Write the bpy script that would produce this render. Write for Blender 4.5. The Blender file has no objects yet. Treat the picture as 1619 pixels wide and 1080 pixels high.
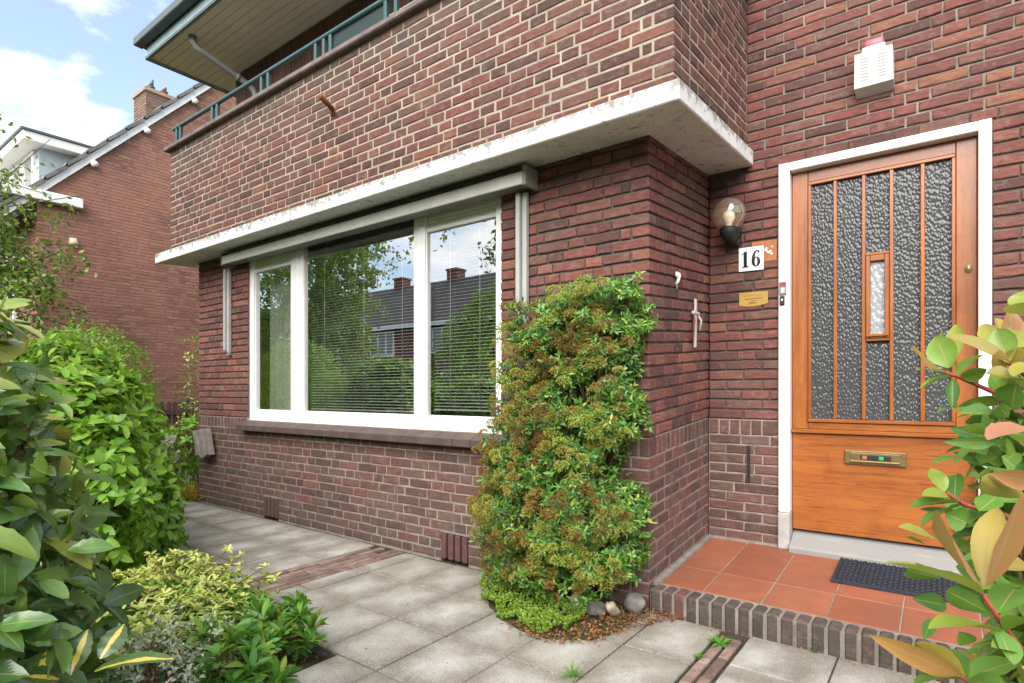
import bpy, math, random
import numpy as np
from mathutils import Vector, Matrix, noise
R = math.radians
sc = bpy.context.scene
COL = sc.collection

# ---------------------------------------------------------------- camera, sky, sun, exposure
cam_d = bpy.data.cameras.new("camera")
cam = bpy.data.objects.new("camera", cam_d)
COL.objects.link(cam)
cam_d.sensor_width = 36.0
cam_d.lens = 20.17
cam_d.shift_y = 0.0494
cam_d.clip_start = 0.02
cam_d.clip_end = 800
cam.location = (1.19, -2.744, 1.10)
cam.rotation_euler = (R(90), 0, R(36.87))
sc.camera = cam

SUN_EL, SUN_AZ = R(36), R(164)          # azimuth clockwise from +Y: the sun stands behind the photographer, to the right
world = bpy.data.worlds.new("World")
sc.world = world
world.use_nodes = True
wn, wl = world.node_tree.nodes, world.node_tree.links
bg = wn["Background"]
bg.inputs[1].default_value = 0.125
sky = wn.new("ShaderNodeTexSky")
sky.sky_type = 'NISHITA'
sky.sun_disc = False
sky.sun_elevation = SUN_EL
sky.sun_rotation = SUN_AZ
sky.air_density = 1.0
sky.dust_density = 0.6
tc = wn.new("ShaderNodeTexCoord")
mp = wn.new("ShaderNodeMapping")
mp.inputs['Location'].default_value = (-1.88, 2.96, 2.16)
mp.inputs['Scale'].default_value = (1.6, 1.6, 3.4)
wl.new(tc.outputs['Generated'], mp.inputs[0])
nz = wn.new("ShaderNodeTexNoise")
nz.inputs['Scale'].default_value = 1.7
nz.inputs['Detail'].default_value = 9
nz.inputs['Roughness'].default_value = 0.55
wl.new(mp.outputs[0], nz.inputs[0])
rp = wn.new("ShaderNodeValToRGB")
rp.color_ramp.elements[0].position = 0.455
rp.color_ramp.elements[0].color = (0.10, 0.10, 0.10, 1)
rp.color_ramp.elements[1].position = 0.575
sp_ = wn.new("ShaderNodeSeparateXYZ")          # the cloud thickens towards the street side
wl.new(tc.outputs['Generated'], sp_.inputs[0])
ml = wn.new("ShaderNodeMath"); ml.operation = 'MULTIPLY_ADD'
wl.new(sp_.outputs[1], ml.inputs[0]); ml.inputs[1].default_value = -0.10
wl.new(nz.outputs[0], ml.inputs[2])
wl.new(ml.outputs[0], rp.inputs[0])
mx = wn.new("ShaderNodeMixRGB")
wl.new(rp.outputs[0], mx.inputs[0])
wl.new(sky.outputs[0], mx.inputs[1])
mx.inputs[2].default_value = (7.0, 7.0, 7.1, 1)
wl.new(mx.outputs[0], bg.inputs[0])

sun_d = bpy.data.lights.new("sun", 'SUN')
sun_d.energy = 2.9
sun_d.angle = R(60)
sun_d.color = (1.0, 0.95, 0.88)
sun = bpy.data.objects.new("sun", sun_d)
COL.objects.link(sun)
sd = Vector((math.sin(SUN_AZ) * math.cos(SUN_EL), math.cos(SUN_AZ) * math.cos(SUN_EL), math.sin(SUN_EL)))
sun.rotation_euler = sd.to_track_quat('Z', 'Y').to_euler()
sun.location = (0, -6, 12)

sc.view_settings.view_transform = 'Standard'
sc.view_settings.look = 'None'
sc.view_settings.gamma = 1
sc.view_settings.exposure = 1.36
sc.render.engine = 'CYCLES'
sc.cycles.use_denoising = True
sc.cycles.max_bounces = 8
sc.cycles.transparent_max_bounces = 12
sc.cycles.caustics_reflective = False
sc.cycles.caustics_refractive = False

# ---------------------------------------------------------------- scene-graph helpers
def tag(o, label=None, cat=None, group=None, kind=None):
    if label: o['label'] = label
    if cat: o['category'] = cat
    if group: o['group'] = group
    if kind: o['kind'] = kind
    return o

def empty(name, loc, label, cat, group=None):
    o = bpy.data.objects.new(name, None)
    o.empty_display_size = 0.1
    COL.objects.link(o)
    o.location = loc
    return tag(o, label, cat, group)

def link(o, parent):
    COL.objects.link(o)
    if parent is not None:
        o.parent = parent
        # meshes are written in world coordinates; an Empty stands at its thing's base
        base = parent.location if parent.type == 'EMPTY' else Vector((0, 0, 0))
        o.matrix_parent_inverse = Matrix.Translation(-base)
    return o

class MB:
    "collects faces in world coordinates; build() links them as ONE mesh object"
    def __init__(s): s.v = []; s.f = []; s.m = []; s.sm = []
    def add(s, vs, fs, mat=0, smooth=False):
        b = len(s.v); s.v.extend([tuple(p) for p in vs])
        for f in fs:
            s.f.append([b + i for i in f]); s.m.append(mat); s.sm.append(smooth)
    def box(s, x0, x1, y0, y1, z0, z1, mat=0, fn=None, c=0.0):
        if c <= 0:
            vs = [(x, y, z) for z in (z0, z1) for y in (y0, y1) for x in (x0, x1)]
            fs = [(0, 2, 3, 1), (4, 5, 7, 6), (0, 1, 5, 4), (2, 6, 7, 3), (0, 4, 6, 2), (1, 3, 7, 5)]
        else:
            vs = []; idx = {}
            for i, x in enumerate((x0, x1)):
                for j, y in enumerate((y0, y1)):
                    for k, z in enumerate((z0, z1)):
                        dx = c if i == 0 else -c; dy = c if j == 0 else -c; dz = c if k == 0 else -c
                        for a, p in enumerate(((x, y + dy, z + dz), (x + dx, y, z + dz), (x + dx, y + dy, z))):
                            idx[i, j, k, a] = len(vs); vs.append(p)
            I = lambda i, j, k, a: idx[i, j, k, a]
            fs = []
            for i in (0, 1): fs.append([I(i, 0, 0, 0), I(i, 1, 0, 0), I(i, 1, 1, 0), I(i, 0, 1, 0)])
            for j in (0, 1): fs.append([I(0, j, 0, 1), I(1, j, 0, 1), I(1, j, 1, 1), I(0, j, 1, 1)])
            for k in (0, 1): fs.append([I(0, 0, k, 2), I(1, 0, k, 2), I(1, 1, k, 2), I(0, 1, k, 2)])
            for i in (0, 1):
                for j in (0, 1): fs.append([I(i, j, 0, 0), I(i, j, 1, 0), I(i, j, 1, 1), I(i, j, 0, 1)])
                for k in (0, 1): fs.append([I(i, 0, k, 0), I(i, 1, k, 0), I(i, 1, k, 2), I(i, 0, k, 2)])
            for j in (0, 1):
                for k in (0, 1): fs.append([I(0, j, k, 1), I(1, j, k, 1), I(1, j, k, 2), I(0, j, k, 2)])
            for i in (0, 1):
                for j in (0, 1):
                    for k in (0, 1): fs.append([I(i, j, k, 0), I(i, j, k, 1), I(i, j, k, 2)])
            cen = Vector(((x0 + x1) / 2, (y0 + y1) / 2, (z0 + z1) / 2))
            for q, f in enumerate(fs):
                a, b, d = (Vector(vs[t]) for t in f[:3])
                n = (b - a).cross(d - a)
                if n.dot((a + b + d) / 3 - cen) < 0: fs[q] = f[::-1]
        if fn: vs = [fn(*p) for p in vs]
        s.add(vs, fs, mat)
    def tube(s, pts, r, n=8, mat=0, cap=True, smooth=True):
        pts = [Vector(p) for p in pts]
        rs = r if isinstance(r, (list, tuple)) else [r] * len(pts)
        vs = []; fs = []; up = None
        for i, p in enumerate(pts):
            t = (pts[min(i + 1, len(pts) - 1)] - pts[max(i - 1, 0)])
            if t.length < 1e-9: t = Vector((0, 0, 1))
            t.normalize()
            if up is None: up = t.orthogonal().normalized()
            up = (up - t * up.dot(t))
            if up.length < 1e-6: up = t.orthogonal()
            up.normalize(); w = t.cross(up)
            for k in range(n):
                a = 2 * math.pi * k / n
                vs.append(p + (up * math.cos(a) + w * math.sin(a)) * rs[i])
        for i in range(len(pts) - 1):
            for k in range(n):
                fs.append((i * n + k, i * n + (k + 1) % n, (i + 1) * n + (k + 1) % n, (i + 1) * n + k))
        if cap:
            fs.append(list(range(n))[::-1]); fs.append([(len(pts) - 1) * n + k for k in range(n)])
        s.add(vs, fs, mat, smooth)
    def sphere(s, c, r, nu=16, nv=10, mat=0, sc3=(1, 1, 1)):
        vs = [(c[0], c[1], c[2] - r * sc3[2])]; fs = []
        for j in range(1, nv):
            th = math.pi * j / nv
            for i in range(nu):
                a = 2 * math.pi * i / nu
                vs.append((c[0] + r * sc3[0] * math.sin(th) * math.cos(a), c[1] + r * sc3[1] * math.sin(th) * math.sin(a), c[2] - r * sc3[2] * math.cos(th)))
        vs.append((c[0], c[1], c[2] + r * sc3[2]))
        for i in range(nu):
            fs.append((0, 1 + (i + 1) % nu, 1 + i))
            for j in range(nv - 2):
                a = 1 + j * nu; b = a + nu
                fs.append((a + i, a + (i + 1) % nu, b + (i + 1) % nu, b + i))
            a = 1 + (nv - 2) * nu
            fs.append((a + i, a + (i + 1) % nu, len(vs) - 1))
        s.add(vs, fs, mat, True)
    def prism(s, poly, fn, d0, d1, mat=0):
        "poly of (a,b); fn(a,b,d)->xyz"
        n = len(poly)
        vs = [fn(a, b, d0) for a, b in poly] + [fn(a, b, d1) for a, b in poly]
        fs = [list(range(n)), [n + i for i in range(n)][::-1]] + [(i, i + n, (i + 1) % n + n, (i + 1) % n) for i in range(n)]
        s.add(vs, fs, mat)
    def build(s, name, mats, parent=None, bevel=0.0, seg=2):
        me = bpy.data.meshes.new(name)
        me.from_pydata(s.v, [], s.f)
        if not isinstance(mats, (list, tuple)): mats = [mats]
        for m in mats: me.materials.append(m)
        me.polygons.foreach_set('material_index', s.m)
        me.polygons.foreach_set('use_smooth', s.sm)
        me.update()
        o = bpy.data.objects.new(name, me)
        link(o, parent)
        if bevel > 0:
            b = o.modifiers.new("bevel", 'BEVEL'); b.width = bevel; b.segments = seg; b.limit_method = 'ANGLE'; b.angle_limit = R(40)
        return o

# ---------------------------------------------------------------- node helpers
class NT:
    def __init__(s, name):
        s.mat = bpy.data.materials.new(name); s.mat.use_nodes = True
        s.t = s.mat.node_tree; s.n = s.t.nodes; s.l = s.t.links
        s.b = s.n['Principled BSDF']; s.out = s.n['Material Output']
        s.co = s.n.new('ShaderNodeTexCoord').outputs['Object']
        s.geo = s.n.new('ShaderNodeNewGeometry')
    def isl(s): return s.geo.outputs['Random Per Island']
    def pos(s, scale=(1, 1, 1), off=None):
        m = s.n.new('ShaderNodeMapping'); m.inputs['Scale'].default_value = scale
        s.l.new(s.co, m.inputs[0])
        if off is not None:          # shift by a value, so that neighbouring pieces differ
            c = s.n.new('ShaderNodeCombineXYZ')
            k = s.math('MULTIPLY', off, 37.0)
            for i in range(3): s.l.new(k, c.inputs[i])
            s.l.new(c.outputs[0], m.inputs['Location'])
        return m.outputs[0]
    def noise(s, vec, scale, detail=5, rough=0.6, dist=0.0):
        n = s.n.new('ShaderNodeTexNoise'); s.l.new(vec, n.inputs['Vector'])
        n.inputs['Scale'].default_value = scale; n.inputs['Detail'].default_value = detail
        n.inputs['Roughness'].default_value = rough; n.inputs['Distortion'].default_value = dist
        return n.outputs[0]
    def voro(s, vec, scale, feature='F1', smooth=None, rnd=1.0):
        n = s.n.new('ShaderNodeTexVoronoi'); n.feature = feature; s.l.new(vec, n.inputs['Vector'])
        n.inputs['Scale'].default_value = scale; n.inputs['Randomness'].default_value = rnd
        if smooth is not None: n.inputs['Smoothness'].default_value = smooth
        return n.outputs[0]
    def ramp(s, fac, stops, interp='LINEAR'):
        r = s.n.new('ShaderNodeValToRGB'); r.color_ramp.interpolation = interp
        e = r.color_ramp.elements
        while len(e) < len(stops): e.new(0.5)
        for i, (p, c) in enumerate(stops):
            e[i].position = p
            if not isinstance(c, (tuple, list)): c = (c, c, c)
            e[i].color = (*c[:3], 1)
        s.l.new(fac, r.inputs[0]); return r.outputs[0]
    def mix(s, fac, a, b, mode='MIX'):
        m = s.n.new('ShaderNodeMixRGB'); m.blend_type = mode
        for i, x in ((0, fac), (1, a), (2, b)):
            if hasattr(x, 'links'): s.l.new(x, m.inputs[i])
            else: m.inputs[i].default_value = x if i == 0 else (*x[:3], 1)
        return m.outputs[0]
    def math(s, op, a, b=0.0, clamp=False):
        m = s.n.new('ShaderNodeMath'); m.operation = op; m.use_clamp = clamp
        for i, x in ((0, a), (1, b)):
            if hasattr(x, 'links'): s.l.new(x, m.inputs[i])
            else: m.inputs[i].default_value = x
        return m.outputs[0]
    def bump(s, h, strength=0.3, dist=0.01, normal=None):
        b = s.n.new('ShaderNodeBump'); s.l.new(h, b.inputs['Height'])
        b.inputs['Strength'].default_value = strength; b.inputs['Distance'].default_value = dist
        if normal is not None: s.l.new(normal, b.inputs['Normal'])
        return b.outputs[0]
    def set(s, color=None, rough=None, normal=None, metal=None, spec=None):
        for k, x in (('Base Color', color), ('Roughness', rough), ('Normal', normal), ('Metallic', metal), ('Specular IOR Level', spec)):
            if x is None: continue
            if hasattr(x, 'links'): s.l.new(x, s.b.inputs[k])
            else: s.b.inputs[k].default_value = (*x[:3], 1) if k == 'Base Color' else x
        return s.mat

def m_plain(name, col, rough=0.5, metal=0.0, var=0.12, scale=6, bump=0.06, spec=0.4):
    t = NT(name); p = t.pos()
    n = t.noise(p, scale, 6)
    c = t.mix(t.ramp(n, [(0.3, 0.0), (0.7, 1.0)]), tuple(x * (1 - var) for x in col), tuple(min(1, x * (1 + var)) for x in col))
    r = t.math('ADD', t.math('MULTIPLY', t.noise(p, scale * 4, 4), 0.25), rough - 0.12)
    return t.set(c, r, t.bump(t.noise(p, scale * 18, 4), bump, 0.004), metal, spec)

def m_brick(name, stops, light=0.0, rough=0.85, smear=(0.16, 0.12, 0.095), soot=None, drift=None):
    t = NT(name); p = t.pos(off=t.isl())
    c = t.ramp(t.isl(), stops)
    st = t.noise(t.pos((14, 14, 90), t.isl()), 1.0, 5, 0.65, 0.4)
    c = t.mix(t.ramp(st, [(0.40, 0.0), (0.66, 0.55)]), c, (0.055, 0.034, 0.030))
    c = t.mix(t.ramp(t.noise(p, 22, 6, 0.7), [(0.52, 0.0), (0.8, 0.45)]), c, (0.33, 0.24, 0.20))
    c = t.mix(t.ramp(t.noise(t.pos(), 2.2, 5, 0.6), [(0.45, 0.0), (0.75, 0.30)]), c, (0.13, 0.10, 0.085))
    if light > 0:
        c = t.mix(t.ramp(t.noise(t.pos(), 9, 6, 0.7), [(0.56, 0.0), (0.72, light)]), c, (0.42, 0.36, 0.32))
    c = t.mix(t.ramp(t.noise(p, 55, 6, 0.75, 0.5), [(0.60, 0.0), (0.70, 0.5)]), c, smear)
    if soot is not None:       # grey-green weathering that has crept down from under the coping
        sx = t.n.new('ShaderNodeSeparateXYZ'); t.l.new(t.co, sx.inputs[0])
        g = t.math('MULTIPLY', t.math('SUBTRACT', sx.outputs[2], soot[0]), 1 / (soot[1] - soot[0]), True)
        g = t.math('MULTIPLY', g, t.ramp(t.noise(t.pos(), 3.2, 6, 0.65), [(0.36, 0.1), (0.62, 1.0)]))
        c = t.mix(t.math('MULTIPLY', g, 0.75), c, (0.085, 0.075, 0.062))
    if drift is not None:
        c = t.mix(t.ramp(t.noise(t.pos(), 0.55, 5, 0.6), [(0.38, 0.0), (0.62, 0.75)]), c, drift)
    h = t.mix(0.5, t.noise(p, 120, 5, 0.7), st)
    nb = t.bump(t.noise(p, 34, 4, 0.6), 0.7, 0.008)
    return t.set(c, rough, t.bump(h, 0.85, 0.007, nb), spec=0.25)

def m_mortar(name, col, dark=0.45):
    t = NT(name); p = t.pos()
    c = t.mix(t.ramp(t.noise(p, 7, 6, 0.7), [(0.35, 0.0), (0.7, 1.0)]), tuple(x * dark for x in col), col)
    c = t.mix(t.ramp(t.noise(p, 180, 3), [(0.35, 0.25), (0.5, 0.0)]), c, (0.05, 0.045, 0.04))
    return t.set(c, 0.95, t.bump(t.noise(p, 140, 4, 0.7), 0.8, 0.005), spec=0.2)

def m_slab():
    t = NT("paving_concrete"); p = t.pos(off=t.isl())
    c = t.ramp(t.isl(), [(0.0, (0.30, 0.278, 0.23)), (0.5, (0.365, 0.34, 0.288)), (1.0, (0.41, 0.385, 0.335))])
    # grime gathers along the joints of the grid and in wide drifts, the middles are worn pale
    sx = t.n.new('ShaderNodeSeparateXYZ'); t.l.new(t.co, sx.inputs[0])
    ex = t.math('PINGPONG', t.math('SUBTRACT', sx.outputs[0], 0.072), 0.169)
    ey = t.math('PINGPONG', t.math('ADD', sx.outputs[1], 0.45), 0.20)
    e = t.math('ADD', t.math('MINIMUM', ex, ey), t.math('MULTIPLY', t.math('SUBTRACT', t.noise(t.pos(), 7, 6, 0.65), 0.5), 0.30))
    c = t.mix(t.ramp(e, [(0.0, 0.75), (0.085, 0.0)]), c, (0.19, 0.165, 0.13))
    c = t.mix(t.ramp(t.noise(t.pos(), 1.9, 6, 0.6), [(0.42, 0.0), (0.66, 0.65)]), c, (0.20, 0.18, 0.145))
    c = t.mix(t.ramp(t.math('MULTIPLY', e, t.noise(p, 3.0, 6, 0.6)), [(0.045, 0.0), (0.11, 0.70)]), c, (0.53, 0.52, 0.49))
    c = t.mix(t.ramp(t.noise(t.pos(), 210, 3, 0.6), [(0.34, 0.7), (0.46, 0.0)]), c, (0.085, 0.078, 0.07))
    c = t.mix(t.ramp(t.noise(t.pos(), 120, 3, 0.6), [(0.58, 0.0), (0.72, 0.6)]), c, (0.60, 0.58, 0.54))
    h = t.mix(0.4, t.noise(p, 260, 4, 0.7), t.noise(p, 30, 5))
    return t.set(c, 0.88, t.bump(h, 0.6, 0.004), spec=0.25)

def m_white(name, col=(0.80, 0.80, 0.78), dirt=0.0, rough=0.35):
    t = NT(name); p = t.pos()
    c = t.mix(t.ramp(t.noise(p, 3, 5), [(0.35, 0.0), (0.7, 1.0)]), tuple(x * 0.94 for x in col), col)
    if dirt > 0:
        c = t.mix(t.ramp(t.noise(p, 26, 8, 0.75, 0.6), [(0.57, 0.0), (0.70, dirt)]), c, (0.25, 0.23, 0.20))
        c = t.mix(t.ramp(t.noise(t.pos((3, 3, 30)), 1, 6, 0.7), [(0.55, 0.0), (0.75, dirt * 0.5)]), c, (0.40, 0.38, 0.33))
    return t.set(c, rough, t.bump(t.noise(p, 60, 5), 0.12 + dirt * 0.4, 0.003), spec=0.4)

def m_wood(name, axis):
    t = NT(name)
    s = {'z': (55, 55, 2.2), 'x': (1.6, 40, 26)}[axis]
    g = t.noise(t.pos(s), 1.0, 7, 0.65, 0.8)
    big = t.noise(t.pos({'z': (7, 7, 0.9), 'x': (1.0, 5, 7)}[axis]), 1.0, 4, 0.5, 1.0)
    c = t.ramp(g, [(0.25, (0.155, 0.039, 0.009)), (0.5, (0.265, 0.079, 0.015)), (0.75, (0.36, 0.120, 0.024))])
    c = t.mix(t.ramp(big, [(0.4, 0.0), (0.7, 0.6)]), c, (0.40, 0.135, 0.027))
    c = t.mix(t.ramp(t.noise(t.pos({'z': (160, 160, 8), 'x': (7, 160, 150)}[axis]), 1.0, 4), [(0.56, 0.0), (0.70, 0.75)]), c, (0.095, 0.022, 0.006))
    c = t.mix(t.ramp(t.noise(t.pos((5, 5, 5)), 1.0, 7, 0.7, 0.6), [(0.50, 0.0), (0.72, 0.55)]), c, (0.15, 0.038, 0.010))
    t.b.inputs['Coat Weight'].default_value = 0.35; t.b.inputs['Coat Roughness'].default_value = 0.22
    return t.set(c, 0.36, t.bump(g, 0.12, 0.002))

def facing_mix(t, base, gain):
    "share of mirror reflection on a pane: more towards grazing angles, little on its inner faces"
    lw = t.n.new('ShaderNodeLayerWeight'); lw.inputs[0].default_value = 0.5
    f = t.math('ADD', t.math('MULTIPLY', t.math('POWER', lw.outputs['Facing'], 2.0), gain), base, True)
    return t.math('MULTIPLY', f, t.math('SUBTRACT', 1.0, t.math('MULTIPLY', t.geo.outputs['Backfacing'], 0.85)))

def m_glass(name="window_glass"):
    t = NT(name)
    tr = t.n.new('ShaderNodeBsdfTransparent'); tr.inputs[0].default_value = (0.95, 0.97, 0.96, 1)
    gl = t.n.new('ShaderNodeBsdfGlossy'); gl.inputs['Roughness'].default_value = 0.0
    gl.inputs[0].default_value = (1, 1, 1, 1)
    b = t.bump(t.noise(t.pos(), 1.6, 2), 0.03, 0.01); t.l.new(b, gl.inputs['Normal'])
    f = facing_mix(t, .32, .80)
    mxs = t.n.new('ShaderNodeMixShader'); t.l.new(f, mxs.inputs[0]); t.l.new(tr.outputs[0], mxs.inputs[1]); t.l.new(gl.outputs[0], mxs.inputs[2])
    t.l.new(mxs.outputs[0], t.out.inputs[0]); return t.mat

def m_pebble(name, base, scale):
    t = NT(name); p = t.pos((1, 1, 0.62))
    v = t.voro(p, scale, 'SMOOTH_F1', 0.35)
    h = t.math('SUBTRACT', 1.0, v)
    t.b.inputs['IOR'].default_value = 1.45
    return t.set(base, 0.17, t.bump(h, 0.6, 0.008), spec=0.55)

def m_leaf(name, stops, rib=(0.25, 0.33, 0.08), trans=0.25, rough=0.38, tone=False, var_c=None, ribw=0.03, spec=0.5, spots=False):
    t = NT(name)
    uv = t.n.new('ShaderNodeUVMap').outputs[0]
    sx = t.n.new('ShaderNodeSeparateXYZ'); t.l.new(uv, sx.inputs[0])
    if tone:
        a = t.n.new('ShaderNodeAttribute'); a.attribute_name = 'tone'
        f = t.math('ADD', a.outputs['Fac'], t.math('MULTIPLY', t.math('SUBTRACT', t.isl(), 0.5), 0.16), True)
    else: f = t.isl()
    c = t.ramp(f, stops)
    d = t.math('ABSOLUTE', t.math('SUBTRACT', sx.outputs[0], 0.5))
    blot = t.noise(t.pos(off=t.isl()), 38, 4)
    c = t.mix(t.ramp(blot, [(0.4, 0.0), (0.75, 0.35)]), c, t.mix(0.5, c, (0.30, 0.38, 0.06)))
    if var_c is not None:
        w = t.math('ADD', 0.13, t.math('MULTIPLY', t.math('SUBTRACT', t.noise(t.pos(off=t.isl()), 30, 3), 0.5), 0.35))
        c = t.mix(t.ramp(t.math('SUBTRACT', w, d), [(0.47, 0.0), (0.53, 1.0)]) if False else t.math('MULTIPLY', t.math('SUBTRACT', w, d), 30, True), c, var_c)
    if spots:
        c = t.mix(t.ramp(t.noise(t.pos(off=t.isl()), 90, 4, 0.7), [(0.66, 0.0), (0.71, 0.8)]), c, (0.16, 0.085, 0.03))
        c = t.mix(t.ramp(t.math('ADD', t.math('MULTIPLY', d, 1.1), t.noise(t.pos(off=t.isl()), 12, 4)), [(1.02, 0.0), (1.10, 0.7)]), c, (0.22, 0.13, 0.05))
    c = t.mix(t.math('MULTIPLY', t.math('SUBTRACT', ribw, d), 50, True), c, rib)
    # side veins
    vein = t.math('SINE', t.math('ADD', t.math('MULTIPLY', sx.outputs[1], 62), t.math('MULTIPLY', d, -46)))
    t.set(c, t.math('ADD', rough, t.math('MULTIPLY', t.math('SUBTRACT', t.isl(), 0.5), 0.2)), t.bump(t.mix(0.12, blot, vein), 0.16, 0.0015), spec=spec)
    tl = t.n.new('ShaderNodeBsdfTranslucent')
    t.l.new(t.mix(0.5, c, (0.35, 0.45, 0.05)), tl.inputs[0])
    ms = t.n.new('ShaderNodeMixShader'); ms.inputs[0].default_value = trans
    t.l.new(t.b.outputs[0], ms.inputs[1]); t.l.new(tl.outputs[0], ms.inputs[2]); t.l.new(ms.outputs[0], t.out.inputs[0])
    return t.mat

def m_chipped():
    t = NT("painted_concrete"); p = t.pos()
    c = t.mix(t.ramp(t.noise(p, 3, 5), [(0.35, 0.0), (0.7, 1.0)]), (0.66, 0.665, 0.66), (0.78, 0.785, 0.785))
    # lichen and soot creep down from the top edge of the fascia, paint flakes and runs show everywhere
    sx = t.n.new('ShaderNodeSeparateXYZ'); t.l.new(t.co, sx.inputs[0])
    top = t.math('SUBTRACT', sx.outputs[2], t.math('MULTIPLY', sx.outputs[1], 0.078))
    edge = t.math('MULTIPLY', t.math('SUBTRACT', top, 2.435), 12.0, True)
    n = t.math('ADD', t.noise(p, 19, 9, 0.78, 0.7), t.math('MULTIPLY', edge, 0.17))
    c = t.mix(t.ramp(n, [(0.54, 0.0), (0.64, 0.85)]), c, (0.20, 0.185, 0.165))
    c = t.mix(t.ramp(t.noise(p, 75, 5, 0.7), [(0.62, 0.0), (0.68, 0.8)]), c, (0.13, 0.12, 0.11))
    c = t.mix(t.ramp(t.noise(t.pos((9, 9, 2)), 1, 6, 0.7), [(0.5, 0.0), (0.8, 0.35)]), c, (0.45, 0.44, 0.38))
    return t.set(c, 0.6, t.bump(t.noise(p, 60, 6), 0.4, 0.004), spec=0.3)

M = {}
BR = [(0.0, (0.090, 0.046, 0.039)), (0.2, (0.142, 0.060, 0.050)), (0.45, (0.190, 0.067, 0.054)), (0.65, (0.225, 0.080, 0.062)), (0.8, (0.160, 0.086, 0.068)), (0.92, (0.245, 0.094, 0.066)), (1.0, (0.280, 0.122, 0.076))]
BB = [(0.0, (0.090, 0.053, 0.044)), (0.3, (0.130, 0.067, 0.054)), (0.6, (0.168, 0.075, 0.060)), (0.85, (0.150, 0.094, 0.076)), (1.0, (0.200, 0.078, 0.063))]
BN = [(0.0, (0.21, 0.100, 0.070)), (0.5, (0.31, 0.148, 0.102)), (1.0, (0.40, 0.215, 0.150))]
M['brick'] = m_brick("brick_red_mixed", BR)
M['brick_upper'] = m_brick("brick_weathered", [(p, (c[0] * .80, c[1] * .82, c[2] * .80)) for p, c in BR], 0.12, smear=(0.15, 0.105, 0.08), soot=(3.05, 3.42))
M['brick_base'] = m_brick("brick_dark_base", BB, soot=(0.30, -0.04))
M['brick_far'] = m_brick("brick_orange_red", BN, drift=(0.38, 0.185, 0.125))
M['brick_step'] = m_brick("brick_step_grey", [(0.0, (0.058, 0.050, 0.043)), (0.6, (0.095, 0.082, 0.068)), (0.9, (0.085, 0.060, 0.052)), (1.0, (0.17, 0.065, 0.06))])
M['brick_path'] = m_brick("brick_path", [(0.0, (0.17, 0.115, 0.095)), (0.5, (0.245, 0.16, 0.128)), (1.0, (0.34, 0.235, 0.18))], 0.5)
M['mort_light'] = m_mortar("mortar_cream", (0.48, 0.415, 0.32), 0.60)
M['mort_base'] = m_mortar("mortar_grey", (0.39, 0.335, 0.275), 0.5)
M['mort_dark'] = m_mortar("mortar_recessed", (0.165, 0.14, 0.115), 0.5)  # shade of the recessed bed joints is put into this mortar colour
M['mort_far'] = m_mortar("mortar_far", (0.42, 0.30, 0.23), 0.7)
M['slab'] = m_slab()
M['alarm'] = m_white("alarm_plastic", (0.58, 0.58, 0.55))
M['concrete'] = m_chipped()
M['white'] = m_white("white_paint", (0.82, 0.82, 0.80))
M['white2'] = m_white("off_white_plastic", (0.78, 0.77, 0.72))
M['cream'] = m_white("cream_boards", (0.93, 0.90, 0.78), 0.10, 0.5)
M['stone'] = m_white("threshold_stone", (0.25, 0.245, 0.24), 0.9, 0.7)
M['plinth'] = m_plain("grey_stone", (0.36, 0.355, 0.345), 0.8, var=0.2, scale=18, bump=0.3)
M['alu'] = m_plain("aluminium_grey", (0.66, 0.65, 0.61), 0.5, 0.0)
M['rail_grey'] = m_plain("rail_grey", (0.36, 0.355, 0.34), 0.5)
M['alu_dark'] = m_plain("aluminium_dark", (0.24, 0.24, 0.225), 0.5, 0.1)
M['wood_v'] = m_wood("varnished_wood_upright", 'z')
M['wood_h'] = m_wood("varnished_wood_level", 'x')
M['glass'] = m_glass()
M['pebble'] = m_pebble("pebbled_glass", (0.060, 0.062, 0.065), 84)
M['frost'] = m_pebble("flowered_glass", (0.30, 0.32, 0.33), 60)
M['brass'] = m_plain("aged_brass", (0.33, 0.24, 0.12), 0.35, 0.85, scale=20)
M['brass_y'] = m_plain("yellow_brass", (0.44, 0.27, 0.075), 0.38, 0.25, scale=20)
M['black'] = m_plain("black_plastic", (0.018, 0.018, 0.018), 0.55)
M['ink'] = m_plain("black_enamel", (0.012, 0.016, 0.02), 0.3, var=0.0, bump=0.0)
M['teal'] = m_plain("teal_paint", (0.032, 0.082, 0.086), 0.4)
M['teal_dark'] = m_plain("dark_green_paint", (0.008, 0.026, 0.023), 0.5)
M['gutter'] = m_plain("dark_zinc", (0.09, 0.11, 0.12), 0.5, 0.3)
M['pipe'] = m_plain("grey_pipe", (0.20, 0.205, 0.20), 0.5)
M['board'] = m_plain("brown_cladding", (0.10, 0.048, 0.034), 0.7, var=0.3, scale=3, bump=0.2)
M['coping'] = m_plain("coping_brown", (0.17, 0.13, 0.125), 0.8, var=0.3, scale=9, bump=0.3)
M['sill'] = m_plain("sill_tile", (0.082, 0.056, 0.050), 0.6, var=0.25, scale=9, bump=0.2)
M['rust'] = m_plain("rusty_iron", (0.20, 0.075, 0.03), 0.8, 0.2, var=0.4, scale=40, bump=0.4)
M['pink'] = m_plain("pink_plastic", (0.62, 0.16, 0.20), 0.35)
M['bulb'] = m_plain("white_bulb", (0.85, 0.83, 0.76), 0.3, var=0.02)
M['orange'] = m_plain("orange_tile", (0.38, 0.14, 0.05), 0.5, var=0.25, scale=30)
M['red'] = m_plain("red_label", (0.30, 0.05, 0.05), 0.5)
M['green'] = m_plain("green_label", (0.04, 0.33, 0.14), 0.5)
M['grout'] = m_mortar("tile_grout", (0.36, 0.32, 0.275), 0.5)
M['mort_step'] = m_mortar("mortar_step", (0.34, 0.30, 0.25), 0.5)
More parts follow.
